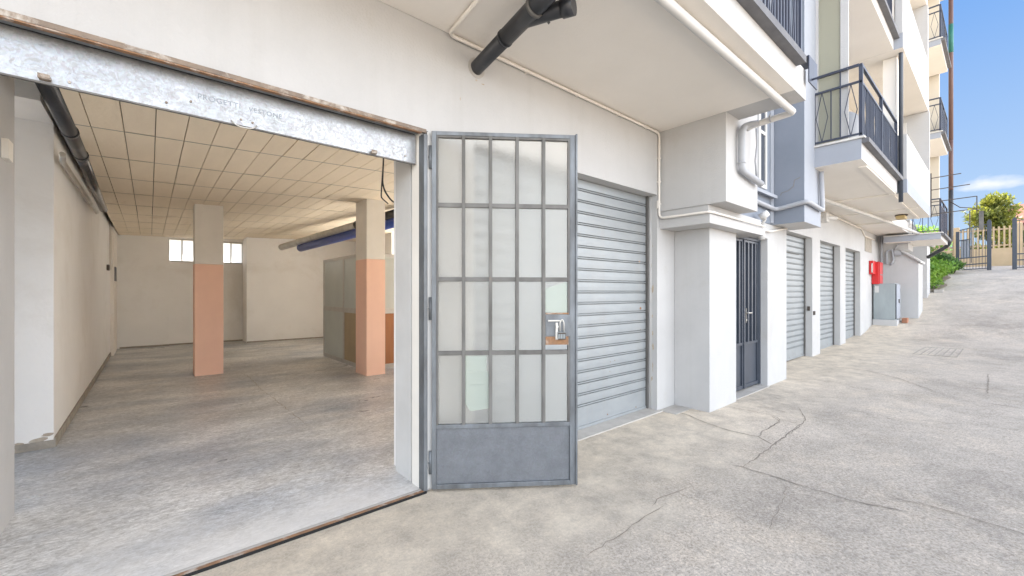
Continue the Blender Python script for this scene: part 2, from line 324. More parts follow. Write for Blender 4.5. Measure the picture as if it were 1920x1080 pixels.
def bx(name, mat, parent, *boxes, bevel=0):
    m = MB()
    for b in boxes: m.box(*b)
    return m.build(name, mat, parent, bevel)

def each(name, mat, parent, *boxes, bevel=0):
    return [bx(name, mat, parent, b, bevel=bevel) for b in boxes]
# ------------------------------------------------------------------ ground
GP = [(-200, 0), (10.5, 0), (12, .025), (14.5, .075), (17, .16), (18, .32), (19, .51), (22, 1.11), (26, 1.91), (29.3, 2.55), (31, 2.76), (34, 2.9), (400, 3.2)]
def gz(x, y=0):
    for (a, za), (b, zb) in zip(GP, GP[1:]):
        if x <= b:
            t = (x - a) / (b - a); return za + (zb - za) * t
    return GP[-1][1]
def gsm(x): return (gz(x - .5) + gz(x) * 2 + gz(x + .5)) / 4 if 10 < x < 34 else gz(x)
xs = [-400, -100, -40, -15] + [i * 1.0 for i in range(-8, 10)] + [10 + i * .4 for i in range(62)] + [36, 45, 60, 90, 150, 250, 400]
ys = [-400, -150, -60, -30, -18, -12, -9, -7, -5, -4, -3, -2, -1, 0, 1, 2, 2.9, 4, 8, 16, 30, 60, 150, 400]
g = MB()
for y in ys:
    for x in xs:
        z = gsm(x)
        if -10 < x < 60 and -12 < y < 2.8: z += .006 * math.sin(x * 1.7 + y * 2.1) * (1 if x > 3 else .3)
        g.v.append(Vector((x, y, z - (.05 if 2.95 < y < 20 and x < 9.2 else 0))))
nx = len(xs)
for j in range(len(ys) - 1):
    for i in range(nx - 1):
        g.f.append([j * nx + i, j * nx + i + 1, (j + 1) * nx + i + 1, (j + 1) * nx + i]); g.mi.append(0); g.sm.append(True)
ground = g.build("ground", yardm); tag(ground, kind="structure")
def gh(x, y):
    i = max(k for k in range(nx - 1) if xs[k] <= x); j = max(k for k in range(len(ys) - 1) if ys[k] <= y)
    a, b, c, d = (g.v[j * nx + i].z, g.v[j * nx + i + 1].z, g.v[(j + 1) * nx + i].z, g.v[(j + 1) * nx + i + 1].z)
    u_, v_ = (x - xs[i]) / (xs[i + 1] - xs[i]), (y - ys[j]) / (ys[j + 1] - ys[j])
    return (a * (1 - u_) + b * u_) * (1 - v_) + (c * (1 - u_) + d * u_) * v_
def gnd(u, v):
    d = ray(u, v); lo, hi = 1, 90
    for k in range(600):
        t = 1 + k * .1; p = Vector((0, 0, CAMH)) + d * t
        if p.z < gsm(p.x): 
            lo, hi = t - .1, t; break
    for _ in range(20):
        m = (lo + hi) / 2; p = Vector((0, 0, CAMH)) + d * m
        if p.z < gsm(p.x): hi = m
        else: lo = m
    return Vector((0, 0, CAMH)) + d * hi
def Z5(pts): return [(1100 + x / 3, 720 + y / 3) for x, y in pts]
def Z6(pts): return [(1440 + x / 2.25, 600 + y / 2.25) for x, y in pts]
cr = MB()
def ribbon(px, w, floorz=None, jag=.012):
    P = [(on_z(u, v, floorz) if floorz is not None else gnd(u, v)) for u, v in px]
    Q = []
    for a, b in zip(P, P[1:]):
        n = max(2, int((b - a).length / .06))
        for k in range(n):
            q = a.lerp(b, k / n); Q.append(q + Vector((random.uniform(-jag, jag), random.uniform(-jag, jag), 0)))
    Q.append(P[-1]); o = len(cr.v)
    for i, q in enumerate(Q):
        d = (Q[min(i + 1, len(Q) - 1)] - Q[max(i - 1, 0)]); d.z = 0; d = d.normalized(); s_ = Vector((-d.y, d.x, 0))
        ww = w * .8 * random.uniform(.35, 1.1) * (0.3 if i in (0, len(Q) - 1) else 1)
        z = (floorz if floorz is not None else None)
        for sg in (-1, 1):
            r = q + s_ * ww / 2 * sg
            r.z = (floorz + .003) if floorz is not None else gh(r.x, r.y) + .005
            cr.v.append(r)
    for i in range(len(Q) - 1): cr.f.append([o + 2 * i, o + 2 * i + 2, o + 2 * i + 3, o + 2 * i + 1]); cr.mi.append(0); cr.sm.append(False)
for c_, w in [([(460, 140), (570, 175), (680, 225), (830, 270), (965, 297), (1050, 345)], .016), ([(965, 297), (990, 268), (1090, 205), (1045, 180), (790, 128)], .012),
              ([(1090, 205), (1195, 225)], .01), ([(1200, 235), (1050, 345), (880, 470)], .012), ([(800, 455), (880, 470), (1030, 515), (1200, 575)], .012),
              ([(590, 580), (400, 650), (370, 690)], .008), ([(430, 690), (330, 755), (180, 850), (0, 970)], .007)]: ribbon(Z5(c_), w)
for c_, w in [([(0, 655), (200, 720), (360, 765), (590, 815)], .014), ([(500, 750), (700, 790), (880, 845), (1080, 905), (1200, 940)], .012), ([(15, 405), (50, 430), (0, 460)], .012),
              ([(130, 370), (160, 425), (100, 470), (0, 545)], .012), ([(250, 195), (420, 215), (560, 250), (700, 300)], .02), ([(820, 340), (1080, 375)], .02), ([(930, 230), (925, 310)], .02),
              ([(480, 10), (800, 25), (1080, 20)], .03), ([(400, 410), (700, 430), (1080, 465)], .010), ([(0, 880), (90, 700)], .006)]: ribbon(Z6(c_), w)
o_ = cr.build("crack", crackm, ground)
FLOORCRACK = [(400 + x / 2.842, 700 + y / 2.842) for x, y in [(150, 0), (180, 10), (250, 80), (310, 125), (380, 180), (490, 270)]]
dg = MB()      # the sunken cover far up the yard
P0, P1, P2, P3 = [gnd(*p) for p in ((1712, 664), (1736, 651), (1806, 655), (1794, 670))]
for i in range(7):
    a, b = P0.lerp(P3, i / 6), P1.lerp(P2, i / 6); dg.bar(a + Vector((0, 0, .002)), b + Vector((0, 0, .002)), .016, .01)
dg.bar(P0 + Vector((0, 0, .004)), P3 + Vector((0, 0, .004)), .018, .01); dg.bar(P1 + Vector((0, 0, .004)), P2 + Vector((0, 0, .004)), .018, .01)
tag(dg.build("drain_cover", skirt), "faint brown rectangular drain cover sunk in the far concrete yard", "drain cover")

# ------------------------------------------------------------------ building
Y0 = 2.838; ZS = 3.54; TOP = 13.4; TOPL = 9.7
B = empty("apartment_building", (0, Y0, 0), "long white and grey-blue apartment block with garages below and railed balconies above", "building")
bx("facade_wall", white, B,
   (-4, 1.545, Y0, 2.922, 2.72, ZS + .3), (1.60, 2.03, Y0, 3.30, 0, ZS + .3), (1.545, 1.60, Y0, 3.04, 2.725, ZS + .3),
   (2.03, 4.87, Y0, 3.12, 2.735, ZS + .3), (4.87, 4.93, Y0, 3.3, 0, ZS + .3), (4.93, 6.11, Y0, 3.3, 0, 2.31),
   (-4, -.69, Y0, 4.34, 0, 2.72), (-4, -.69, 3.04, 4.34, 2.72, 3.4))
bx("pilaster", white, B, (5.30, 6.11, 2.37, Y0 - .001, -.1, 2.31), bevel=.006)
bx("hood", white, B, (4.932, 6.64, 2.203, Y0 + .2, 2.31, 2.42), bevel=.004)
bx("hood_block", white, B, (4.95, 6.60, 2.23, Y0 + .2, 2.42, 2.53))
bx("overhanging_block", white, B, (4.93, 5.87, 2.02, 3.3, 2.53, TOPL), bevel=.006)
bx("pier", white, B, (7.49, 8.4, 2.43, 3.2, -.1, 2.60), bevel=.006)
bx("lintel", white, B, (6.11, 7.49, 2.43, 2.75, 2.36, 2.60))
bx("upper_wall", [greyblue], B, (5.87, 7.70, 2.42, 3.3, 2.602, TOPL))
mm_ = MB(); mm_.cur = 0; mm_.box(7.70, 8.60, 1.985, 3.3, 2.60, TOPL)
mm_.mi = [2, 2, 1, 1, 0, 1]  # left face painted darker than the front, shade put into its colour
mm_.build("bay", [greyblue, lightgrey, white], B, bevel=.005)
bx("shutter_wall", white, B, (8.4, 9.5, Y0, 3.3, -.1, ZS + .3), (9.5, 11.6, Y0, 3.1, 2.763, ZS + .3), (11.6, 12.25, Y0, 3.3, -.1, ZS + .3), (12.25, 14.2, Y0, 3.1, 2.763, ZS + .3),
   (14.2, 14.8, Y0, 3.3, -.1, ZS + .3), (14.8, 16.7, Y0, 3.1, 2.763, ZS + .3), (16.7, 19.6, Y0, 3.3, -.1, ZS + .3))
# the projecting white block past the hose cabinet, with its sloping coping
m = MB(); m.prism([(Y0 + .2, -.1), (Y0 + .2, 3.9), (2.05, 3.9), (2.05, 2.97), (2.2, 2.93), (1.80, 2.60), (1.80, -.1)], 'x', 19.6, 20.75); m.build("side_block", white, B, bevel=.006)
m = MB(); m.prism([(2.26, 2.93), (1.74, 2.50), (1.74, 2.56), (2.26, 3.0)], 'x', 19.5, 20.8); m.build("coping", white, B)
m = MB(); m.prism([(Y0 + .2, -.1), (Y0 + .2, 4.4), (2.35, 4.4), (2.35, 4.05), (1.86, 3.42), (1.86, -.1)], 'x', 22.9, 23.9); m.build("side_block", white, B, bevel=.006)
m = MB(); m.prism([(2.5, 4.05), (1.80, 3.34), (1.80, 3.42), (2.5, 4.13)], 'x', 22.8, 24.0); m.build("coping", white, B)
bx("rear_wall", white, B, (20.75, 24, 2.6, 3.1, -.1, 6.2))
bx("kerb", concrete_l, B, (23.9, 24.8, 1.5, 1.75, 1.2, 1.62))
# storeys above
bx("upper_wall", [white], B, (-4, 4.93, Y0 + .001, 3.3, ZS + .3, TOPL)); 
bx("upper_wall", cream, B, (8.6, 11.4, 2.62, 3.3, ZS + .3, TOPL), (11.4, 24, 2.62, 3.3, ZS + .3, TOP))
each("roof", concrete_l, B, (11.4, 24.5, 1.2, 7.6, TOP, TOP + .3), (-5, 11.4, 1.25, 7.6, TOPL, TOPL + .25))  # unseen roofline lowered on the left so sunlit ground bounces light back
each("end_wall", white, B, (23.8, 24.0, 3.1, 7.3, 0, TOP), (-4.2, -4.0, Y0, 7.3, 3.5, TOPL), (11.2, 11.4, 3.3, 7.3, TOPL, TOP))
bx("back_facade", white, B, (-4.2, 11.4, 7.3, 7.5, 3.6, TOPL), (11.4, 24, 7.3, 7.5, 3.6, TOP))  # unseen back set shallow to let sun into the annexe roof

def railing(parent, x0, x1, yf, z0, ztop, zmid, side=None, step=.105, deco=True):
    r = MB(); z = z0
    r.box(x0, x1, yf - .02, yf + .02, ztop - .035, ztop); r.box(x0, x1, yf - .015, yf + .015, zmid - .03, zmid); r.box(x0, x1, yf - .015, yf + .015, z0 + .03, z0 + .055)
    for x in (x0 + .02, (x0 + x1) / 2, x1 - .02): r.box(x - .02, x + .02, yf - .024, yf + .024, z0, ztop - .03)
    n = int((x1 - x0) / step)
    for i in range(1, n):
        x = x0 + (x1 - x0) * i / n
        if deco and i % 7 == 3:
            zc = (z0 + zmid) / 2
            for s_ in (-1, 1):
                r.bar((x, yf, zmid - .02), (x + s_ * step * .8, yf, zc), .012); r.bar((x + s_ * step * .8, yf, zc), (x, yf, z0 + .04), .012)
        else: r.box(x - .009, x + .009, yf - .009, yf + .009, z0 + .05, zmid - .02)
    if side:
        xs_, ye = side
        r.box(xs_ - .02, xs_ + .02, yf + .02, ye, ztop - .035, ztop); r.box(xs_ - .015, xs_ + .015, yf + .02, ye + .02, zmid - .03, zmid); r.box(xs_ - .015, xs_ + .015, yf + .02, ye, z0 + .03, z0 + .055)
        r.box(xs_ - .012, xs_ + .012, ye - .02, ye, z0, zmid)
        L_ = ye - yf
        for k in (.42, .62): r.box(xs_ - .008, xs_ + .008, yf + L_ * k - .008, yf + L_ * k + .008, z0 + .05, zmid - .02)
        r.box(xs_ - .008, xs_ + .008, yf + L_ * .42 - .008, yf + L_ * .42 + .008, zmid, ztop - .03)
        for c_ in (.2, .82):
            for sg in (-1, 1):
                yc = yf + L_ * c_; zc = (z0 + zmid) / 2
                r.bar((xs_, yc, zmid - .02), (xs_, yc + sg * L_ * .13, zc), .01); r.bar((xs_, yc + sg * L_ * .13, zc), (xs_, yc, z0 + .04), .01)
    return r.build("railing", navy2, parent)
def balcony(name, x0, x1, yf, yb, z0, z1, label=None, sidegrey=True, rail=None, drip=True, notch=None):
    m = MB(); m.mi = []
    m.box(x0, x1, yf, yb, z0, z1); m.mi = [2, 1, 1, 1, 0, 0]
    o = m.build(name, [lightgrey, white, soffit], B, bevel=.004)
    if label: o["label"] = label
    if drip:
        d = MB(); d.box(x0 - .03, x1 + .03, yf - .04, yb, z1 + .001, z1 + .032); d.build("stone_edge", tile_edge, o)
        d = MB(); d.box(x0, x1 + .02, yf - .09, yf - .002, z1 - .075, z1 - .004); d.build("gutter", darkslab, o)
    if rail: railing(o, *rail)
    return o
# balcony 1 straight above the open garage
b1 = balcony("balcony", -3.2, 4.929, 1.35, Y0 - .001, ZS, 3.86, "balcony slab over the open garage, with a pipe along its underside", rail=(-3.1, 5.2, 1.385, 3.9, 5.02, 4.8, None, .085))
bx("slab_end", [white], b1, (4.93, 5.285, 1.352, 2.018, ZS + .001, 3.859))
each("edge_bracket", navy2, b1, (5.21, 5.50, 1.30, 1.312, 3.70, 3.98), (5.30, 5.312, 1.0, 1.30, 3.74, 3.76), (5.21, 5.5, 1.312, 1.44, 3.965, 3.98), bevel=.003)
balcony("balcony", -3.2, 5.3, 1.35, Y0 - .001, 6.4, 6.7, rail=(-3.1, 5.2, 1.385, 6.74, 7.8, 7.55, None, .12, False))
# balcony 2
b2 = balcony("balcony", 8.24, 11.63, 1.385, Y0 + .3, ZS, 3.86, "lowest balcony right of the grey bay, with dark railings and a green side screen", rail=(8.27, 11.62, 1.40, 3.9, 5.02, 4.76, (8.27, 2.0), .105))
balcony("balcony", 8.3, 11.4, 1.41, 2.7, 6.4, 6.68, "second storey balcony above the lowest railed one", rail=(8.33, 11.35, 1.45, 6.72, 7.8, 7.55, None, .12, False))
bx("balcony", [soffit], B, (11.4, 16.1, 1.3, 2.6, 9.28, 9.56)); bx("balcony", [soffit], B, (11.4, 16.1, 1.3, 2.6, 12.16, 12.44))
m = MB(); m.box(8.325, 8.335, 1.66, 1.95, 3.93, 9.2); m.build("green_screen", fibre, b2)
bx("screen_frame", white, b2, (8.31, 8.35, 1.95, 2.02, 3.9, 9.2), (8.31, 8.35, 1.56, 1.66, 3.9, 9.2), (8.31, 8.35, 2.02, 2.6, 3.9, 9.2))
bx("roller_blind", blueshade, b2, (8.8, 9.9, 2.58, 2.61, 3.95, 6.1)); bx("roller_blind", blueshade, b2, (10.2, 11.3, 2.58, 2.61, 3.95, 6.1))
m = MB(); m.tube([(9.2, 1.75, 3.9), (9.2, 1.75, 4.2), (9.2, 1.75, 4.55), (9.2, 1.75, 4.62)], [.1, .17, .16, .08], 20); m.build("water_jar", greypipe, b2)
# soffit ribs (joints and stains cast in the slab)
each("slab_rib", soffit, b2, (8.7, 11.6, 1.40, 1.50, ZS - .02, ZS), (11.58, 11.70, 1.42, Y0, ZS - .03, ZS - .001), (11.7, 16.0, 1.45, 1.5, ZS - .02, ZS), (13.9, 13.95, 1.3, 2.8, ZS - .02, ZS))
# enclosed loggia with solid parapets
lo = balcony("loggia", 11.70, 16.05, 1.24, Y0 + .3, ZS, 3.82, "closed loggia with solid white parapet beyond the lowest railed balcony", drip=False)
lo.data.polygons[2].material_index = 0
bx("soffit_slab", soffit, B, (16.06, 20.7, 2.02, Y0 - .001, 3.50, 3.84), (16.06, 19.0, 1.26, 2.019, 3.6, 3.82) if 0 else (19.61, 20.7, 1.95, 2.019, 3.50, 3.84))
m = MB(); m.box(11.70, 16.05, 1.245, 1.36, 3.821, 4.74); m.box(11.701, 11.8, 1.361, 1.6, 3.821, 4.74); m.build("parapet", white, lo, bevel=.004)
bx("column", soffit, lo, (11.72, 12.0, 1.40, 1.62, 4.741, 6.39)); bx("end_wall", white, lo, (15.9, 16.04, 1.25, 2.6, 4.741, 6.39))
bx("window_frame", whitepipe, lo, (15.87, 15.9, 1.7, 2.3, 4.76, 6.2))
l2 = balcony("loggia", 11.40, 16.08, 1.27, 2.7, 6.4, 6.7, "second storey loggia with solid white parapet", drip=False)
m = MB(); m.box(11.40, 16.08, 1.275, 1.39, 6.701, 7.75); m.build("parapet", white, l2, bevel=.004)
bx("column", soffit, l2, (11.42, 11.7, 1.40, 1.66, 6.701, 9.27)); bx("end_wall", white, l2, (15.9, 16.07, 1.28, 2.6, 7.75, 9.27))
bx("parapet", white, B, (11.40, 16.08, 1.30, 1.42, 9.56, 10.6))
# drying rack arms beyond the loggia
dr = MB()
for k, (z, w) in enumerate([(4.60, .62), (4.28, .78), (3.95, .9), (3.62, .75)]): dr.bar((16.1, 1.3, z), (16.25, 1.3 - w, z + .05), .02)
dr.bar((16.15, 1.24, 3.55), (16.15, 1.24, 4.75), .03); dr.bar((16.25, .40, 3.55), (16.25, .40, 4.0), .02); dr.tube([(16.2, .9, 3.95), (16.22, .7, 3.75), (16.24, .4, 3.68)], .012, 6)
tag(dr.build("drying_rack", brownsh), "dark metal clothes drying arms sticking out past the end of the loggia", "drying rack")
# three stacked balconies at the far end
for k, (z0, lab) in enumerate([(3.2, "lowest of the far balconies near the downpipe"), (6.41, "middle far balcony near the downpipe"), (9.37, "upper far balcony near the downpipe"), (12.3, None)]):
    fb = balcony("balcony", 19.0, 21.55, 1.23, 2.61, z0, z0 + .19, lab, rail=(19.03, 21.5, 1.25, z0 + .24, z0 + 1.3, z0 + 1.1, (19.03, 1.9), .07, False))
    bx("rail_panel", navy, fb, (19.3, 21.4, 1.27, 1.28, z0 + .25, z0 + 1.08))
bx("pier", cream, B, (21.6, 21.9, 1.45, 2.62, 4.3, TOP)); bx("side_wall", cream, B, (16.1, 19.0, 2.3, 2.619, 3.85, TOP))

# grey bay window, sill and crack of the wall beyond the overhang
wn = bx("window", whitepipe, B, (7.02, 7.10, 2.395, 2.419, 3.12, 4.9), (7.30, 7.36, 2.395, 2.419, 3.12, 4.9), (7.10, 7.30, 2.395, 2.419, 3.12, 3.18), (7.10, 7.30, 2.395, 2.419, 3.95, 4.0))
bx("pane", navy, wn, (7.10, 7.30, 2.41, 2.418, 3.18, 3.95), (7.10, 7.30, 2.41, 2.418, 4.0, 4.9))
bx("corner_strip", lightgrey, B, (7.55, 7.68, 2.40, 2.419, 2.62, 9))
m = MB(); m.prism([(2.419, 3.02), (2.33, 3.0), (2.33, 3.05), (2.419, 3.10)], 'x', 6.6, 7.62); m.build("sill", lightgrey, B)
m = MB(); pts = [(7.697, 2.04, 3.30), (7.697, 2.12, 3.27), (7.697, 2.13, 3.18), (7.697, 2.2, 3.12), (7.697, 2.3, 3.10), (7.697, 2.31, 3.06)]
for a, b in zip(pts, pts[1:]): m.bar(a, b, .005)
m.build("wall_crack", crackm, B)

# ------------------------------------------------------------------ garage interior
I = B
CZ = lambda x: 3.045 + .040 * (x + .1)
fl = MB(); fl.box(-4, 5.6, Y0 + .03, 15.6, -.12, .012); tag(fl.build("floor", floorm), kind="structure")
cr = MB(); ribbon(FLOORCRACK, .010, .012); cr.build("floor_crack", skirt, B)
bx("threshold_strip", concrete_l, B, (-4, 1.60, Y0 + .005, Y0 + .028, -.1, .016))
bx("side_wall", inwall, B, (-.98, -.70, 5.95, 15.6, 0, 3.30)); bx("recess_wall", inwall, B, (-2.2, -.985, 5.95, 6.1, 0, 3.5))
m = MB(); m.prism([(-2.2, 3.12), (-.70, 3.12), (-.70, 3.42), (-2.2, 3.42)], 'y', 5.3, 5.948); m.build("recess_beam", inwall, B)
each("skirting", skirt, B, (-.699, -.683, 5.94, 15.2, .013, .10), (-.98, -.69, 5.932, 5.948, .013, .085), (-.6, .42, 15.18, 15.199, .013, .055), (2.19, 5, 14.585, 14.599, .013, .045), (.42, 2.18, 15.285, 15.299, .013, .05), (4.0, 4.01, 4.4, 4.5, .013, .02))
bx("back_wall", inwall, B, (-.7, .405, 15.2, 15.6, 0, 3.4), (.405, 2.185, 15.3, 15.6, 0, 2.375), (2.185, 5.6, 14.6, 15.6, 0, 3.5), (.405, 2.185, 15.3, 15.6, 3.04, 3.4))
bx("side_wall", inwall, B, (1.6, 5.6, 3.301, 3.42, 0, 3.5))
# unseen annexe added behind the partition, its open roof lets sun brighten the garage
bx("added_annexe_wall", inwall, B, (5.6, 14.2, 3.301, 3.5, 0, 3.6)); bx("added_annexe_wall", inwall, B, (14.0, 14.2, 3.5, 15.4, 0, 3.6)); bx("added_annexe_wall", inwall, B, (5.6, 14.2, 15.2, 15.4, 0, 3.6))
bx("added_annexe_roof", inwall, B, (5.4, 6.0, 3.5, 15.2, 3.3, 3.45), (13.8, 14.0, 3.5, 15.2, 3.3, 3.45), (6.0, 13.8, 3.5, 7.55, 3.3, 3.45), (6.0, 13.8, 10.2, 10.3, 3.3, 3.45), (6.0, 13.8, 14.2, 15.2, 3.3, 3.45))
bx("added_annexe_wall", inwall, B, (5.4, 5.6, 11.7, 14.6, 0, 3.5))
tag(bx("added_annexe_floor", concrete_w, None, (5.61, 14.0, 3.5, 15.2, -.1, .013)), kind="structure")
# window strip at the back
wf = MB()
for i in range(7):
    x = .41 + 1.77 * i / 6; wf.box(x - .013, x + .013, 15.33, 15.37, 2.376, 3.035)
wf.box(.41, 2.18, 15.32, 15.38, 2.376, 2.41); wf.box(.41, 2.18, 15.32, 15.38, 3.0, 3.039)
wf = wf.build("window", alu, B); wf["label"] = "high frosted window strip in the back wall of the garage"
for i in range(6):
    bx("pane", frost, wf, (.41 + 1.77 * i / 6 + .014, .41 + 1.77 * (i + 1) / 6 - .014, 15.345, 15.352, 2.411, 2.999))
# planked ceiling: joints are real gaps under a dark backing
cm = MB(); gb = MB()
X1s = [-.62 + .0]
pw = .2265; ylines = [3.0, 4.36, 5.48, 6.6, 7.72, 8.86, 10.0, 11.14, 12.3, 13.4, 14.5, 15.6]
x = -.41 - pw; c_i = 0
while x < 5.4:
    for a, b in zip(ylines, ylines[1:]):
        e = .0035 if random.random() > .08 else .008
        dz = random.uniform(-.002, .002); x0, x1 = max(x + e, -.62), min(x + pw - e, 5.4)
        z0, z1 = CZ(x0) + dz, CZ(x1) + dz
        cm._a([(x0, a + .006, z0), (x1, a + .006, z1), (x1, b - .006, z1), (x0, b - .006, z0), (x0, a + .006, z0 + .03), (x1, a + .006, z1 + .03), (x1, b - .006, z1 + .03), (x0, b - .006, z0 + .03)],
              [(0, 3, 2, 1), (0, 1, 5, 4), (1, 2, 6, 5), (2, 3, 7, 6), (3, 0, 4, 7)])
    x += pw
ce = cm.build("ceiling", ceilm, B)
m = MB()
for y in ylines[1:-1]:
    jm = MB()
    for k in range(12):
        xa, xb = -.62 + 6.0 * k / 12, -.62 + 6.0 * (k + 1) / 12
        jm._a([(xa, y - .011, CZ(xa) - .0025), (xb, y - .011, CZ(xb) - .0025), (xb, y + .011, CZ(xb) - .0025), (xa, y + .011, CZ(xa) - .0025)], [(0, 3, 2, 1)])
    jm.build("joint_strip", skirt, ce)

bx("ceiling_slab", darkgap, B, (-2.3, 5.4, 3.04, 15.5, 3.42, 3.55)); 
m = MB(); m.prism([(-.70, 3.30), (-.62, 3.30), (-.62, 3.42), (-.70, 3.42)], 'y', 3.1, 15.5); m.prism([(-2.2, 3.425), (-.70, 3.425), (-.70, 3.42), (-2.2, 3.42)], 'y', 4.3, 5.3); m.build("ceiling_edge", inwall, B)
m = MB(); m._a([(-.62, 3.0, CZ(-.62) + .04), (5.4, 3.0, CZ(5.4) + .04), (5.4, 15.6, CZ(5.4) + .04), (-.62, 15.6, CZ(-.62) + .04)], [(0, 3, 2, 1)]); m.build("ceiling_backing", M("brown_joint", (.20, .15, .09)), B)
# two square pillars, cream above and salmon below
def pillar(x0, x1, y0, y1, zs, lab):
    o = empty("pillar", (x0, y0 - Y0, 0), parent=B); o["label"] = lab
    a = MB(); a.box(x0, x1, y0, y1, .0, zs); a.build("salmon_dado", salmon, o, bevel=.006)
    a = MB(); a.box(x0 + .002, x1 - .002, y0 + .002, y1 - .002, zs, 3.22); a.build("cream_shaft", creampaint, o, bevel=.006)
pillar(.605, 1.03, 9.32, 9.68, 2.01, "left salmon and cream pillar inside the garage")
pillar(2.92, 3.27, 7.35, 7.87, 2.10, "right salmon and cream pillar inside the garage, in front of the partition")

# partition
PT = empty("office_partition", (3.08, 7.8, 0), "aluminium framed partition with frosted upper panels behind the right pillar", "partition")
f = MB(); X = 3.08
ysd = [10.25, 8.95, 7.82]
for y in ysd: f.box(X - .02, X + .02, y - .03, y + .03, .03, 2.25)
for z0, z1 in ((.03, .11), (1.09, 1.19), (2.19, 2.25)): f.box(X - .019, X + .019, 7.85, 10.22, z0, z1)
for x in (3.9, 4.8): f.box(x - .03, x + .03, 7.80, 7.84, .03, 2.25)
for z0, z1 in ((.03, .11), (1.09, 1.19), (2.19, 2.25)): f.box(X + .02, 5.39, 7.80, 7.84, z0, z1)
f.build("frame", alu, PT, bevel=.003)
for i in range(2):
    a, b = ysd[i + 1] + .03, ysd[i] - .03
    m = MB(); m.box(X - .006, X + .006, a, b, 1.19, 2.19); m.build("frosted_panel", panel_g, PT)
    m = MB(); m.box(X - .006, X + .006, a, b, .11, 1.09); m.build("lower_panel", [panel_g, panel_t, panel_t][i], PT)
for x0, x1 in ((X + .02, 3.87), (3.93, 4.77), (4.83, 5.39)):
    m = MB(); m.box(x0, x1, 7.813, 7.825, 1.19, 2.19); m.build("frosted_panel", panel_g, PT)
    m = MB(); m.box(x0, x1, 7.813, 7.825, .11, 1.09); m.build("lower_panel", panel_b, PT)["label"] = "orange brown lower panel"

# ducts and pipes inside
du = empty("ventilation_duct", (2.85, 13.5, 2.8), "silver jointed metal duct hanging under the garage ceiling", "duct")
dA_, dB_ = Vector((2.87, 13.45, 2.80)), Vector((3.72, 7.9, 3.07)); dd = dB_ - dA_
m = MB(); m.tube([dA_, dA_ + dd * .74], .088, 20); m.build("tube", ductm, du)
for k in (.2, .4, .57):
    m = MB(); m.tube([dA_ + dd * k, dA_ + dd * (k + .01)], .094, 20); m.build("joint_ring", ductm, du)
m = MB(); m.tube([dA_ + dd * .74, dA_ + dd * .78, dB_ + dd * .08], .096, 20); m.build("black_sleeve", blackp, du)
m = MB(); m.tube([(3.08, 12.3, 2.70), (3.74, 7.95, 2.91), (3.9, 6.9, 2.96)], .10, 20)
tag(m.build("pipe", bluep), "thick blue pipe running just under the silver duct", "pipe")
lp = empty("drain_pipe", (-.5, 3.6, 2.85), "black and silver drain pipe slung along the top of the left garage wall", "pipe")
m = MB(); m.tube([(-.50, 3.2, 2.84), (-.49, 5.2, 2.80), (-.49, 5.7, 2.79)], .05, 18); m.build("black_section", blackp, lp)
m = MB(); m.tube([(-.49, 5.7, 2.79), (-.52, 8.75, 2.74)], .046, 18); m.build("dark_metal_section", M("dark_tube_metal", (.16, .15, .145), (.08, .078, .075), .25, 4, metal=.8), lp)
m = MB(); m.tube([(-.62, 5.75, 2.80), (-.645, 5.98, 2.78), (-.65, 9.6, 2.80)], .024, 12); m.build("side_tube", ductm, lp)
for ya in (4.9, 5.6): m = MB(); m.tube([(-.49, ya, 2.806 - (ya - 4.9) * .018), (-.49, ya + .05, 2.805 - (ya - 4.9) * .018)], .056, 18); m.build("joint_ring", blackp, lp)
m = MB(); m.tube([(-.67, 13.2, 3.1), (-.67, 13.2, 2.02)], .02, 10); tag(m.build("conduit", conduit_m), "thin vertical conduit dropping to the small switch on the left garage wall", "conduit")
tag(bx("wall_switch", brownsh, None, (-.699, -.66, 12.5, 12.75, 1.98, 2.10), bevel=.004), "small brown switch box on the left garage wall", "switch")
tag(bx("wall_box", navy, None, (-.699, -.62, 13.9, 14.4, 1.78, 2.12), bevel=.004), "narrow black box on the left garage wall near the back corner", "box")
bx("pilaster", creampaint, B, (-.699, -.64, 13.6, 14.9, .012, 3.04))
m = MB(); p0 = on_y(720, 293, 4.6)
m.tube([(p0.x, 4.6, CZ(p0.x)), (p0.x - .02, 4.6, 2.75), on_y(722, 360, 4.6), on_y(735, 378, 4.6), on_y(752, 385, 4.6)], .010, 8, .05)
m.tube([(p0.x + .01, 4.62, CZ(p0.x)), (p0.x - .035, 4.6, 2.6), on_y(716, 372, 4.6), on_y(728, 382, 4.6)], .008, 8, .05)
tag(m.build("hanging_cable", blackp), "black cable hanging in loops from the ceiling by the right pillar", "cable")

# ------------------------------------------------------------------ main opening: frame, shutter strip, threshold
OF = empty("steel_door_frame", (1.56, Y0, 0), parent=B) if 0 else None
fr = bx("door_frame", brownframe, B, (-4, 1.575, Y0 - .028, Y0 - .002, 2.697, 2.725), bevel=.003)
each("frame_lip", frame_lt, fr, (-4, 1.53, Y0 + .004, Y0 + .040, 2.692, 2.715)); each("frame_lip", rust, fr, (-4, 1.535, Y0 - .026, Y0 + .003, 2.689, 2.696)); each("frame_lip", darkgap, fr, (-4, 1.53, Y0 + .041, Y0 + .085, 2.705, 2.717))  # darkgap strip is the gap behind the lip, its shade painted near-black
bx("frame_post", frame_lt, fr, (1.552, 1.583, Y0 - .03, Y0 + .05, .0, 2.688), bevel=.003)
m_ = bx("frame_post", creampaint, fr, (1.555, 1.5985, Y0 + .051, 3.005, .0, 2.72)); bx("guide_slot", darkgap, fr, (1.575, 1.599, 3.006, 3.035, .0, 2.9))
bx("jamb_board", whitepipe, fr, (1.558, 1.599, 3.036, 3.30, .0, 2.9), bevel=.003)
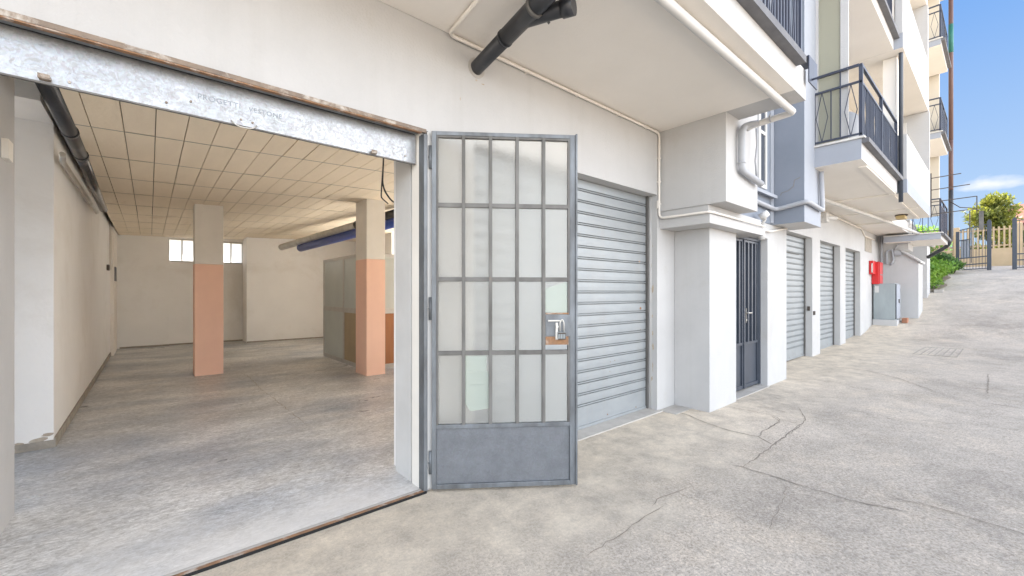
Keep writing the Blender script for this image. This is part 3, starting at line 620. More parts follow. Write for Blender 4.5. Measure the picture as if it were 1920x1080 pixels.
bx("hinge_strip", whitepipe, fr, (1.584, 1.625, Y0 - .022, Y0 - .002, .02, 2.71), bevel=.002)
for z in (2.52, 1.38, .22):
    m = MB(); m.tube([(1.603, Y0 - .036, z - .085), (1.603, Y0 - .036, z + .085)], .013, 12); m.tube([(1.603, Y0 - .036, z - .003), (1.603, Y0 - .036, z + .003)], .017, 12); m.build("hinge", frame_lt, fr)
rs = bx("roller_shutter", galv, B, (-4, 1.545, 2.925, 2.933, 2.487, 2.76)); rs["label"] = "rolled up galvanised shutter end over the open garage"
bx("bottom_rail", frame, rs, (-4, 1.543, 2.921, 2.938, 2.478, 2.4865))
bx("shutter_box", darkgap, B, (-4, 1.55, 2.95, 3.3, 2.72, 3.4))
def strip_pt(u, v): return on_y(u, v, 2.921)
for u, v in ((85, 147), (700, 286)):
    p = strip_pt(u, v); m = MB(); m.box(p.x - .02, p.x + .02, p.y - .022, p.y + .004, p.z - .012, p.z + .004); m.box(p.x - .022, p.x + .018, p.y - .028, p.y - .02, p.z - .012, p.z + .012); m.build("stop_hook", brownframe, rs, bevel=.002)
pa, pb = strip_pt(434, 226), strip_pt(482, 236)
m = MB(); m.tube([pa, pa + Vector((.03, -.012, -.03)), pb + Vector((-.03, -.012, -.03)), pb], .004, 8, .03); m.build("pull_handle", alu, rs)
m = MB()
for u, v in ((130, 154), (312, 192), (358, 190), (452, 224), (474, 230), (760, 292)):
    p = strip_pt(u, v); m.tube([p + Vector((0, -.002, 0)), p + Vector((0, .006, 0))], .006, 8)
m.build("rivet", brownframe, rs)
def text(body, loc, size, mat, parent, depth=.0006, rz=0):
    cu = bpy.data.curves.new("lettering", 'FONT'); cu.body = body; cu.size = size; cu.extrude = depth; cu.space_character = 1.15
    tmp = bpy.data.objects.new("lettering_src", cu); S.collection.objects.link(tmp)
    bpy.context.view_layer.update(); me = bpy.data.meshes.new_from_object(tmp.evaluated_get(bpy.context.evaluated_depsgraph_get()))
    bpy.data.objects.remove(tmp)
    o = bpy.data.objects.new("lettering", me); S.collection.objects.link(o); me.materials.clear(); me.materials.append(mat)
    off = Vector((0, 0, 0)); p = parent
    while p is not None: off += p.location; p = p.parent
    o.parent = parent; o.location = Vector(loc) - off; o.rotation_euler = (R(90), 0, rz); return o
emb = M("embossed_steel", (.24, .26, .28), (.20, .22, .24), .5, 5, metal=.6)
text("PROGETTI", (on_y(370, 192, 2.925).x, 2.9245, 2.585), .040, emb, rs); text("VESTONE", (on_y(466, 206, 2.925).x, 2.9245, 2.582), .038, emb, rs)
bx("door_track", rust, B, (-4, 1.57, Y0 - .03, Y0 - .003, -.02, .0155)); bx("track_gap", darkgap, B, (-4, 1.57, Y0 - .043, Y0 - .031, -.05, .0135))
each("sill_strip", concrete_l, B, (2.03, 4.90, Y0 - .06, 3.2, -.05, .0135), (4.90, 5.30, 2.60, Y0, -.05, .007), (6.11, 7.49, 2.40, 2.7, -.05, .012))

# the two side marks on the left reveal: a chipped recess seen as a small box niche
bx("wall_bracket", creampaint, B, (-.689, -.66, 4.0, 4.12, 1.98 + .35, 2.0 + .45))

chipm = M("exposed_brown_render", (.36, .29, .22), (.50, .45, .38), .95, 14, .5, 60)
def chip(plane, a, b, c, w, h, n=11):
    """irregular flake mark: plane 'x' (at x=c) or 'y' (at y=c), centre a,b"""
    m = MB(); pts = []
    for k in range(n):
        t_ = 6.283 * k / n; q = random.uniform(.45, 1.1); pts.append((a + math.cos(t_) * w * q, b + math.sin(t_) * h * q))
    m.prism(pts, plane, c - .0012, c + .0008); return m.build("plaster_chip", chipm, B)
for y_, z_, w_, h_ in ((2.90, 1.55, .018, .07), (2.905, 1.2, .012, .03), (2.90, .98, .012, .05), (2.895, .82, .022, .05), (2.90, .55, .008, .09), (2.91, .40, .014, .04), (2.9, 2.1, .006, .02), (2.92, 1.85, .005, .03)): chip('x', y_, z_, 4.869, w_, h_)
for u, v, w_, h_ in ((222, 80, .03, .010), (255, 92, .035, .008), (300, 106, .015, .006), (380, 128, .03, .006), (452, 146, .02, .01), (520, 166, .04, .005), (640, 200, .04, .006), (560, 176, .02, .004), (893, 150, .016, .01), (905, 158, .02, .006), (863, 185, .006, .016)):
    p = on_y(u, v, Y0); chip('y', p.x, p.z, Y0, w_, h_)
chip('y', .28, .05, 5.932, .0, .0) if 0 else None
for x_, z_, w_, h_ in ((-.80, .10, .10, .035), (-.74, .14, .05, .02), (-.92, .09, .05, .02)): chip('y', x_, z_, 5.95, w_, h_)

# glazed door leaf (local frame: x along the leaf, y thickness, z up)
DL = empty("glazed_door", (1.603, -.036, 0), parent=B); DL["label"] = "open steel door leaf with patterned glass panes and a padlocked bolt"
bpy.context.view_layer.update()
hx, hy = 1.612, Y0 - .040; ex, ey = 2.497, 2.150
ang = math.atan2(ey - hy, ex - hx); Ld = math.hypot(ex - hx, ey - hy)
DL.location = (hx, hy - Y0, 0); DL.rotation_euler = (0, 0, ang)
def leaf(mb, name, mat, bevel=0, lab=None):
    me = bpy.data.meshes.new(name); me.from_pydata(mb.v, [], mb.f); me.materials.append(mat)
    for i, pl in enumerate(me.polygons): pl.use_smooth = mb.sm[i]
    o = bpy.data.objects.new(name, me); S.collection.objects.link(o); o.parent = DL
    if bevel: b = o.modifiers.new("bevel", 'BEVEL'); b.width = bevel; b.segments = 2; b.limit_method = 'ANGLE'
    if lab: o["label"] = lab
    return o
TH = .02; zb, zt = .022, 2.712
f = MB(); f.box(0, .035, -TH, TH, zb, zt); f.box(Ld - .045, Ld, -TH, TH, zb, zt); f.box(.035, Ld - .045, -TH, TH, zt - .03, zt); f.box(.035, Ld - .045, -TH, TH, zb, zb + .035)
f.box(.035, Ld - .045, -TH, TH, .475, .505)
leaf(f, "leaf_frame", frame_lt, .003)
f = MB(); f.box(Ld - .002, Ld + .012, -TH - .012, TH + .03, zb + .0, zt + .005); leaf(f, "closing_edge", frame_lt, .002)
cols = [.035 + (Ld - .08) * k / 5 for k in range(6)]; rows = [.505, 1.042, 1.600, 2.160, 2.682]
f = MB()
for c_ in cols[1:5]: f.box(c_ - .0125, c_ + .0125, -TH - .006, TH, .505, zt - .03)
for k, r_ in enumerate(rows[1:4]):
    for i in range(5): f.box(cols[i] + .0126 * (i > 0), cols[i + 1] - .0126 * (i < 4), -TH + .004, TH - .002, r_ - .016, r_ + .016)
f.box(.036, .048, -TH + .0, TH - .004, .505, zt - .03); f.box(Ld - .06, Ld - .046, -TH, TH - .004, .505, zt - .03)
f.box(.036, Ld - .046, -TH + .001, TH - .004, zt - .047, zt - .031)
leaf(f, "glazing_bars", frame, .002)
for i in range(5):
    for j in range(4):
        x0, x1 = cols[i] + .013, cols[i + 1] - .013; z0, z1 = rows[j] + .017, rows[j + 1] - .017
        if j == 0: z0 = .507
        if j == 3: z1 = zt - .032
        if i == 4 and j == 1: z0 = 1.17
        f = MB(); f.box(x0, x1, -.003, .003, z0, z1)
        g_ = (i == 4 and j == 1)
        leaf(f, "glass_pane", pat, 0)
# greenish replaced bits of glass
f = MB(); f.prism([(cols[1] + .014, .80), (cols[2] - .014, .80), (cols[2] - .014, .62), (cols[1] + .05, .60), (cols[1] + .014, .66)], 'y', -.008, -.0035); f.box(cols[1] + .014, cols[2] - .014, -.007, -.0035, .8005, .9); f.box(cols[1] + .014, cols[2] - .03, -.007, -.0035, .901, 1.02)
leaf(f, "glass_patch", patg, 0, "pale green patch of glass")
f = MB(); f.prism([(cols[4] + .014, 1.53), (cols[4] + .06, 1.545), (cols[5] - .03, 1.58), (cols[5] - .018, 1.58), (cols[5] - .018, 1.33), (cols[4] + .014, 1.33)], 'y', -.008, -.0035); leaf(f, "glass_patch", patg, 0, "pale green patch of glass above the lock")
f = MB(); f.box(.036, Ld - .046, -.004, .004, .058, .474); leaf(f, "kick_panel", kick)
f = MB(); f.box(cols[4] + .014, cols[5] - .0, -.026, -.018, 1.165, 1.33); leaf(f, "lock_plate", frame_lt, .003)
f = MB(); f.box(cols[4] + .014, cols[5] - .012, -.024, -.012, 1.10, 1.163); leaf(f, "rusty_strip", rust, .002); f = MB(); f.box(cols[4] + .014, cols[5] - .01, -.024, -.012, 1.333, 1.345); leaf(f, "rusty_strip", rust, .002)
f = MB(); f.bar((cols[4] + .03, -.034, 1.285), (cols[5] - .055, -.034, 1.285), .012); f.bar((cols[5] - .105, -.03, 1.27), (cols[5] - .105, -.03, 1.14), .02, .012)
f.tube([(cols[4] + .10, -.03, 1.24), (cols[4] + .10, -.045, 1.24)], .012, 12); leaf(f, "bolt", alu, .002)
f = MB(); c0 = cols[5] - .06
f.tube([(c0 - .022, -.042, 1.20), (c0 - .022, -.042, 1.275), (c0 - .006, -.042, 1.298), (c0 + .008, -.042, 1.275), (c0 + .008, -.042, 1.20)], .005, 8, .01); leaf(f, "padlock_shackle", alu)
f = MB(); f.box(c0 - .04, c0 + .022, -.054, -.028, 1.142, 1.20); leaf(f, "padlock_body", zinc, .004)
f = MB(); f.box(c0 - .038, c0 + .02, -.0565, -.0545, 1.185, 1.197); f.box(c0 - .038, c0 + .02, -.0565, -.0545, 1.143, 1.15)
for k in range(5): f.box(c0 - .034 + k * .0125, c0 - .030 + k * .0125, -.0565, -.0545, 1.15, 1.185)
leaf(f, "padlock_dials", brownsh)
f = MB(); f.box(Ld - .001, Ld + .0135, -.026, .012, 1.235, 1.285); leaf(f, "rust_patch", rust, .001)

# ------------------------------------------------------------------ slatted garage shutters
def shutter(x0, x1, y, zb, zt, lab, pitch=.124, lock=None, handle=False):
    o = empty("garage_shutter", (x0, y - Y0, zb), parent=B); o["label"] = lab
    prof = [(y, zb + .03), (y, zb + .235)]; z = zb + .235
    while z < zt - .02:
        prof += [(y + .024, z + .0015), (y + .024, z + .008), (y - .003, z + .010), (y - .005, z + .017), (y - .003, z + .022), (y + .024, z + .0235), (y + .024, z + .031), (y, z + .033), (y - .0015, z + pitch * .6), (y, z + pitch - .0005)]
        z += pitch
    m = MB(); n = len(prof)
    m.v = [Vector((x0, a, b)) for a, b in prof] + [Vector((x1, a, b)) for a, b in prof]
    for i in range(n - 1): m.f.append([i, i + n, i + n + 1, i + 1]); m.mi.append(0); m.sm.append(False)
    m.build("slats", slat_m, o)
    bx("bottom_rail", slat_m, o, (x0, x1, y - .012, y + .01, zb, zb + .029), bevel=.002)
    each("guide_rail", frame, o, (x0 - .03, x0, y - .03, y + .03, zb - .1, zt + .1), (x1, x1 + .03, y - .03, y + .03, zb - .1, zt + .1), bevel=.002)
    r = MB()
    for k in range(5):
        p = Vector((x0 + (x1 - x0) * (.08 + .21 * k), y - .002, zb + .05 + .02 * (k % 2))); r.tube([p, p + Vector((0, -.004, 0))], .008, 8)
    for k in range(9):
        p = Vector((x0 + (x1 - x0) * random.uniform(.05, .97), y - .001, zb + random.uniform(.3, zt - zb))); r.tube([p, p + Vector((0, -.0035, 0))], .005, 6)
    r.build("rivets", rust, o)
    if lock:
        m = MB(); m.tube([(lock, y - .01, zb + .03), (lock - .03, y - .04, zb + .05), (lock - .06, y - .04, zb + .02), (lock - .06, y - .01, zb + .015)], .008, 8, .02); m.build("lock_hook", alu, o)
    if handle: m = MB(); m.bar((x0 + (x1 - x0) * .35, y - .02, zb + 2.33), (x0 + (x1 - x0) * .8, y - .02, zb + 2.33), .012); m.build("pull_handle", frame, o)
    return o
s1 = shutter(2.06, 4.84, 2.985, .0142, 2.735, "wide zinc slatted shutter right behind the open glass door", lock=3.33)
m = MB(); p = Vector((4.70, 2.985, 1.89)); m.tube([p + Vector((0, -.004, 0)), p + Vector((0, .004, 0))], .014, 14); p = Vector((4.72, 2.985, 1.30)); m.tube([p + Vector((0, -.006, 0)), p + Vector((0, .004, 0))], .016, 14); m.build("cylinder_lock", rust, s1)
shutter(9.53, 11.57, 3.0, .03, 2.765, "first narrow slatted shutter beyond the slate blue door", handle=True)
shutter(12.28, 14.17, 3.0, .05, 2.765, "middle one of the three narrow slatted shutters", handle=True)
shutter(14.83, 16.67, 3.0, .12, 2.765, "last narrow slatted shutter before the red cabinet", handle=True)
m = MB(); m.tube([(4.872, Y0 + .09, 0.02), (4.872, Y0 + .09, 2.73)], .009, 8); m.build("reveal_trim", whitepipe, B)
tag(bx("key_switch", brownsh, None, (11.59 - .02, 11.6 - .001, 2.88, 2.93, 1.08, 1.18), (11.66, 11.74, Y0 - .03, Y0 - .001, .98, 1.07), bevel=.003), "small dark key switch on the white pillar between two narrow shutters", "key switch")

# ------------------------------------------------------------------ slate blue double door
SD = empty("entrance_door", (6.2, 2.55 - Y0, 0), parent=B); SD["label"] = "narrow dark slate metal door with vertical ribs"
bx("door_frame", navy, SD, (6.12, 6.17, 2.53, 2.60, .03, 2.36), (7.44, 7.489, 2.53, 2.60, .03, 2.36), (6.17, 7.44, 2.53, 2.60, 2.31, 2.36), bevel=.003)
xm = 6.84
for a, b in ((6.172, xm - .02), (xm + .02, 7.438)):
    lf = bx("door_leaf", navy, SD, (a, b, 2.565, 2.585, .04, 2.305))
    r = MB(); r.box(a, a + .04, 2.545, 2.564, .04, 2.305); r.box(b - .04, b, 2.545, 2.564, .04, 2.305); r.box(a + .04, b - .04, 2.545, 2.564, .04, .09); r.box(a + .04, b - .04, 2.545, 2.564, .70, .74); r.box(a + .04, b - .04, 2.545, 2.564, 2.27, 2.305)
    n = 3
    for k in range(1, n + 1):
        x = a + (b - a) * k / (n + 1); r.box(x - .02, x + .02, 2.535, 2.564, .74, 2.27)
    r.build("rib", navy, lf, bevel=.003)
bx("meeting_stile", navy, SD, (xm - .02, xm + .02, 2.53, 2.58, .04, 2.305), bevel=.003)
m = MB(); m.box(xm + .03, xm + .075, 2.528, 2.544, 1.04, 1.26); m.build("handle_plate", frame, SD, bevel=.002)
m = MB(); m.tube([(xm + .05, 2.53, 1.19), (xm + .05, 2.49, 1.19), (xm + .17, 2.49, 1.19)], .009, 10, .015); m.tube([(xm + .05, 2.53, 1.08), (xm + .05, 2.52, 1.08)], .014, 12); m.build("handle", alu, SD)

# ------------------------------------------------------------------ pipes and conduits outside
cA = empty("wall_conduit", (1.76, 2.8, 3.5), "thin cream conduit along the top of the garage wall and down beside the wide shutter", "conduit")
yy, zz = Y0 - .02, ZS - .025
m = MB(); m.tube([(on_z(905, -12, ZS - .02).x, on_z(905, -12, ZS - .02).y, ZS - .02), (1.77, 2.81, zz), (4.885, yy, zz), (4.885, yy, 2.44), (4.905, 2.185, 2.435), (6.62, 2.182, 2.435)], .0145, 10, .06); m.build("tube", conduit_m, cA)
for x in (2.6, 3.3, 4.0, 4.6): cl = MB().box(x - .006, x + .006, yy - .019, Y0 - .001, zz - .02, zz + .02); cl.build("clip", conduit_m, cA)
for z in (3.2, 2.9, 2.62): cl = MB().box(4.885 - .02, 4.885 + .02, yy - .018, Y0 - .001, z - .006, z + .006); cl.build("clip", conduit_m, cA)
m = MB(); m.box(4.855, 4.885, Y0 - .03, Y0 - .001, 2.56, 2.66); m.build("junction_box", conduit_m, cA, bevel=.002)
cB = MB(); cB.tube([(6.66, 2.39, 2.47), (7.47, 2.39, 2.47), (8.3, 2.40, 2.60)], .016, 10, .05); tag(cB.build("wall_conduit", conduit_m), "short white conduit under the grey wall, above the slate blue door", "conduit")
m = MB(); m.tube([(7.02, 2.36, 2.30), (7.02, 2.36, 2.50)], .045, 16); m.tube([(6.92, 2.34, 2.62), (6.92, 2.24, 2.68)], [.06, .045], 16); m.tube([(7.0, 2.37, 2.50), (7.0, 2.3, 2.6), (6.95, 2.3, 2.64)], .02, 10, .04)
tag(m.build("flood_lamp", whitepipe), "small white lamp fitting on the wall above the slate blue door", "lamp")
bp = empty("black_drain_pipe", (2.05, Y0, 3.4), "thick black plastic drain pipe coming out of the wall under the soffit", "pipe")
ra = .062
A0 = on_y(893, 128, Y0); A1 = on_z(1008, 8, 3.42); dA = (A1 - A0).normalized(); A2 = A0 + dA * ((A1 - A0).length * 1.55); A2.z = min(A2.z, 3.43)
A1.z = 3.45 - .03
mid = A0.lerp(A1, .55)
m = MB(); m.tube([A0 - dA * -.0 + Vector((0, .05, 0)), A0, mid], ra * .92, 24); m.build("tube", blackp, bp)
m = MB(); m.tube([mid - dA * .02, A1, A1 + dA * .35], ra, 24); m.tube([mid - dA * .03, mid - dA * .015], ra * 1.06, 24); m.build("socket", blackp, bp)
E1 = on_z(1068, 12, 3.40)
bs = A0.lerp(A1, .78)
m = MB(); m.tube([bs, E1 + (bs - E1) * .35, E1], .052, 24); m.tube([E1 + (bs - E1).normalized() * .05, E1 + (E1 - bs).normalized() * .03], .062, 24); m.build("branch", blackp, bp)
m = MB(); m.tube([A0 + Vector((-.0, .002, 0)), A0 + Vector((0, -.006, 0))], .082, 24); m.build("mortar_ring", concrete_l, bp)
hc = A1 + dA * -.03
m = MB(); m.tube([hc - dA * .014, hc + dA * .014], ra * 1.12, 24); m.bar(hc + Vector((.06, 0, -.01)), hc + Vector((.12, -.02, -.07)), .02, .006); m.build("clamp", frame, bp)
# white pipe under the balcony slab, elbow to the wall
wp = empty("soffit_pipe", (5.3, 1.5, 3.5), "white and grey rain pipe under the first balcony edge, bending down the overhanging block", "pipe")
m = MB(); m.tube([(-3.2, 1.50, 3.495), (5.40, 1.497, 3.495), (5.36, 1.90, 3.46), (5.36, 1.965, 3.44)], .036, 18, .05); m.build("run", whitepipe, wp)
m = MB(); m.tube([(5.36, 1.83, 3.47), (5.30, 1.955, 3.46), (5.22, 1.965, 3.38), (5.22, 1.965, 2.93), (5.80, 1.955, 2.86)], .037, 18, .07); m.build("drop", greypipe, wp)
m = MB(); m.tube([(5.36, 1.7, 3.485), (5.36, 1.715, 3.485)], .043, 18); m.build("collar", greypipe, wp); m = MB(); m.tube([(5.22, 1.965, 3.0), (5.22, 1.965, 3.02)], .042, 18); m.build("collar", greypipe, wp)
m = MB(); m.tube([(6.3, 2.37, 2.87), (7.60, 2.37, 2.84), (7.64, 2.33, 2.84), (7.65, 1.95, 2.90), (7.72, 1.935, 2.90), (8.50, 1.935, 2.87), (8.50, 1.935, 2.90), (8.42, 1.935, 3.50)], .034, 16, .05)
tag(m.build("bay_pipe", greypipe), "grey pipe wrapped round the foot of the grey bay and rising to the balcony soffit", "pipe")
m = MB(); m.tube([(5.6, 1.94, 3.5), (5.62, 1.94, 3.3), (5.58, 1.945, 3.1), (5.64, 1.95, 2.9)], .012, 8); tag(m.build("loose_cable", greypipe), "thin grey cable sagging behind the pipe on the overhanging block", "cable")
m = MB(); m.tube([(11.64, 1.33, 9.2), (11.64, 1.33, 3.35)], .036, 14); tag(m.build("downpipe", navy), "dark downpipe between the railed balcony and the white loggia", "downpipe")
m = MB(); m.tube([(8.4, 2.62, 3.45), (16.0, 2.0, 3.46), (19.3, 1.72, 3.42)], .04, 12); tag(m.build("soffit_duct_pipe", whitepipe), "long cream pipe slung diagonally under the far balcony soffits", "pipe")
m = MB(); m.tube([(8.7, Y0 - .02, 3.47), (16.8, Y0 - .02, 3.47), (17.2, Y0 - .02, 3.3), (18.9, Y0 - .02, 3.3)], .022, 10, .1); tag(m.build("wall_conduit", conduit_m), "cream conduit along the wall head above the three narrow shutters", "conduit")
ll = bx("bracket", whitepipe, None, (12.2, 12.45, 2.70, Y0 - .001, 3.20, 3.40)); m = MB(); m.tube([(12.2, 2.78, 3.3), (12.6, 2.60, 3.3)], .045, 12); m.build("hood_part" if 0 else "nozzle", whitepipe, ll); ll.name = "outlet_fitting"
tag(ll, "small white outlet fitting high on the wall above the middle narrow shutter", "fitting")
tag(bx("vent_grille", skirt, None, (17.35, 18.4, Y0 - .012, Y0 - .001, 2.83, 3.33)), "grey rectangular vent high on the wall above the red cabinet", "vent")
cel = MB(); cel.tube([(14.95, 1.70, ZS - .001), (14.95, 1.70, ZS - .03)], .13, 14); lmp = cel.build("ceiling_lamp", brownsh); tag(lmp, "oval yellowed lamp under the loggia soffit", "lamp")
m = MB(); m.box(14.77, 15.13, 1.60, 1.80, ZS - .12, ZS - .031); m.build("lamp_cover", lampm, lmp, bevel=.03)
# plumbing on the block face above the hose cabinet
X = 19.55
m = MB(); m.tube([(X, 2.82, 3.50), (X, 2.74, 3.52), (X, 2.74, 2.1)], .03, 10, .05); m.tube([(X - .02, 2.60, 2.5), (X - .02, 2.60, 2.95), (X - .02, 2.45, 3.0), (X - .02, 2.42, 2.6), (X - .02, 2.5, 2.45)], .03, 10, .06); m.tube([(X, 2.40, 3.0), (X, 2.3, 3.17), (X, 2.0, 3.2), (X, 1.85, 3.35)], .02, 10, .06); m.box(X - .05, 19.6, 2.22, 2.40, 2.78, 2.95)
tag(m.build("service_pipes", greypipe), "cluster of grey service pipes and a box above the red cabinet", "pipes")
m = MB(); m.tube([(19.2, 1.95, 3.42), (20.5, 1.80, 3.44), (21.6, 1.6, 3.2)], .06, 12, .2); tag(m.build("waste_pipe", whitepipe), "fat white waste pipe under the lowest far balcony", "pipe")
# brown / green / black rain pipe at the far end
dp = empty("rain_downpipe", (21.9, 1.17, 3.4), "tall brown rain pipe with a green length, turning black and inward at its foot", "downpipe")
m = MB(); m.tube([(21.95, 1.17, 7.0), (21.95, 1.17, 13.2)], .062, 14); m.build("brown_length", brownpipe, dp)
m = MB(); m.tube([(21.95, 1.17, 5.2), (21.95, 1.17, 7.0)], .062, 14); m.build("brown_length", brownpipe, dp)
zg0, zg1 = 1.5 + 22 / 1.443 * (548.5 - 100) / FOC, 1.5 + 22 / 1.443 * (548.5 - 47) / FOC
m = MB(); m.tube([(21.95, 1.17, zg0), (21.95, 1.17, zg1)], .067, 14); m.build("green_length", greenpipe, dp)
m = MB(); m.tube([(21.95, 1.17, 5.2), (21.95, 1.17, 3.45), (22.05, 1.25, 3.2), (22.7, 1.82, 2.86)], .066, 14, .25); m.build("black_foot", blackp, dp)
tag(dp, None)

# red hose cabinet and zinc meter cabinet
rb = empty("fire_hose_cabinet", (18.6, 2.8, 1.78), "bright red fire hose cabinet high in the corner above the zinc meter box", "cabinet")
m = MB(); m.box(18.4, 18.95, 2.64, 2.835, 1.78, 2.53); m.build("body", redm, rb, bevel=.012)
m = MB(); m.box(18.42, 18.93, 2.615, 2.638, 1.80, 2.51); m.build("door", redm, rb, bevel=.008)
m = MB(); m.box(17.98, 18.398, 2.72, 2.835, 2.10, 2.55); m.build("side_box", redm, rb, bevel=.012)
m = MB(); m.box(17.974, 17.979, 2.735, 2.77, 2.16, 2.46); m.build("label_strip", whitepipe, rb)
for a, b_ in ((2.08, 2.11),): m = MB(); m.box(18.42, 18.93, 2.609, 2.6145, a, b_); m.build("hinge_bar", zinc, rb)
mb = empty("meter_cabinet", (18.9, 2.5, .5), "grey zinc meter cabinet on a white plinth in the corner below the red box", "cabinet")
m = MB(); m.box(18.5, 19.3, 2.25, 2.80, .60, 1.80); m.build("body", zinc, mb, bevel=.008)
m = MB(); m.box(18.46, 19.32, 2.20, 2.82, .34, .598); m.build("plinth", white, mb, bevel=.01)
m = MB(); m.box(18.56, 19.28, 2.215, 2.249, .64, 1.77); m.build("door", lightgrey, mb, bevel=.005)
m = MB(); m.box(18.515, 18.558, 2.235, 2.2495, .62, 1.78); m.build("door_seal", darkgap, mb)
m = MB(); m.box(18.9, 18.96, 2.19, 2.214, 1.15, 1.28); m.build("latch", frame, mb)
m = MB(); m.box(18.48, 18.499, 2.66, 2.76, 1.50, 1.72); m.build("paper_tag", whitepipe, mb)
m = MB(); m.box(18.9, 19.2, 2.0, 2.14, .49, .66); tag(m.build("broken_block", bricks, bevel=.02), "broken terracotta block lying beside the meter cabinet plinth", "block")

# ------------------------------------------------------------------ gate, fence, vegetation, neighbour's house
GX = 29.3
def gzx(x): return gsm(x)
gt = empty("yard_gate", (GX, 0.3, 2.55), "dark green-grey metal gate with vertical bars at the top of the ramp", "gate")
m = MB(); m.box(GX - .07, GX + .07, .27, .41, 2.4, 4.78); m.build("post", navy, gt, bevel=.01)
m = MB(); m.prism([(.27, 4.78), (.41, 4.78), (.34, 4.88)], 'x', GX - .07, GX + .07); m.build("post_cap", navy, gt)
m = MB(); m.box(GX - .06, GX + .06, 1.28, 1.40, 2.6, 4.4); m.build("hinge_post", navy, gt, bevel=.01)
m = MB()
m.bar((GX, .41, 4.66), (GX, 1.28, 4.46), .04); m.bar((GX, .41, 3.18), (GX, 1.28, 3.12), .05); m.bar((GX, .41, 2.86), (GX, 1.2, 2.80), .05); m.bar((GX, .41, 2.62), (GX, 1.2, 2.58), .04); m.bar((GX, .9, 4.02), (GX, 1.28, 3.97), .04); m.bar((GX, .9, 2.9), (GX, .9, 4.55), .03)
m.build("leaf_frame", navy, gt)
m = MB()
for k in range(9):
    y = .41 + .87 * (k + .5) / 9; m.bar((GX, y, 2.62), (GX, y, 4.64 - .2 * (y - .41) / .87), .018)
m.build("bars", navy, gt)
m = MB(); m.box(GX + .02, GX + .03, .93, 1.24, 3.15, 3.98); m.build("infill_sheet", lightgrey, gt)
g2 = empty("yard_gate", (GX, -.4, 2.55), "right leaf of the yard gate, cut by the photo's right edge", "gate")
m = MB(); m.box(GX - .07, GX + .07, -.48, -.34, 2.4, 4.78); m.build("post", navy, g2, bevel=.01)
m = MB(); m.prism([(-.48, 4.78), (-.34, 4.78), (-.41, 4.88)], 'x', GX - .07, GX + .07); m.build("post_cap", navy, g2)
m = MB(); m.bar((GX, -.48, 4.72), (GX, -3, 4.72), .04); m.bar((GX, -.48, 3.22), (GX, -3, 3.22), .05); m.bar((GX, -.48, 2.95), (GX, -3, 2.95), .05); m.bar((GX, -.48, 2.62), (GX, -3, 2.62), .04); m.build("leaf_frame", navy, g2)
m = MB()
for k in range(24): m.bar((GX, -.55 - k * .1, 2.62), (GX, -.55 - k * .1, 4.72), .018)
m.build("bars", navy, g2)
# round-topped mesh cage and sign on the gate's left
m = MB(); m.tube([(26.6, .86, 3.6), (26.6, .86, 5.0), (26.6, .80, 5.05), (26.6, .55, 5.0)], .02, 6); m.box(26.6, 26.63, .46, .60, 4.15, 4.95)
tag(m.build("lamp_sign", frame), "small dark grey panel on a thin post beside the left gate leaf", "sign")

# neighbour's beige fence with palisade
NF = empty("beige_fence", (34, 0, 2.9), "beige low wall with wooden palisade across the road beyond the gate", "fence")
m = MB(); m.box(34, 34.2, -8, 3.2, 2.6, 3.85); m.build("wall", beigef, NF)
m = MB()
for y in (-7.5, -5.3, -3.1, -.62, 1.6): m.box(33.95, 34.25, y - .12, y + .12, 2.6, 5.1)
m.build("post", beigef, NF, bevel=.02)
m = MB()
for z in (4.85, 4.0): m.box(34.06, 34.1, -8, 3.2, z - .04, z + .04)
for k in range(60):
    y = -7.9 + k * .185; m.box(34.02, 34.055, y - .035, y + .035, 3.86, 5.0)
m.build("palisade", beigef, NF)
# house with tiled roof
NH = empty("neighbour_house", (50, -4, 3), "cream house with an orange tiled roof seen at the right edge beyond the fence", "house")
m = MB(); m.box(48, 58, -14, -.9, 3, 6.6); m.build("wall", beigef, NH)
m = MB(); m.prism([(47.3, 6.5), (53, 8.6), (58.7, 6.5), (58.7, 6.4), (47.3, 6.4)], 'y', -14.6, -.4)
m.build("roof", rooft, NH)
for y in (-3.2, -6.5, -10):
    m = MB(); m.box(47.96, 48.01, y - .6, y + .6, 4.2, 5.6); m.build("window", navy, NH)

RB = empty("ramp_shade_block", (24, 9, 0), "unseen pale apartment block added behind the garages to shade the ramp", "building")  # hidden block added to cast shade over the ramp and gate
m = MB(); m.box(28.0, 42.0, 6.0, 12.0, 0, 15.5); m.build("wall", cream, RB); m = MB(); m.box(27.7, 42.3, 5.7, 12.3, 15.501, 15.8); m.build("roof", rooft, RB)
for k in range(4):
    for q in range(3):
        m = MB(); m.box(29 + q * 4, 30.2 + q * 4, 5.95, 5.999, 4.2 + k * 2.8, 5.6 + k * 2.8); m.build("window", navy, RB)

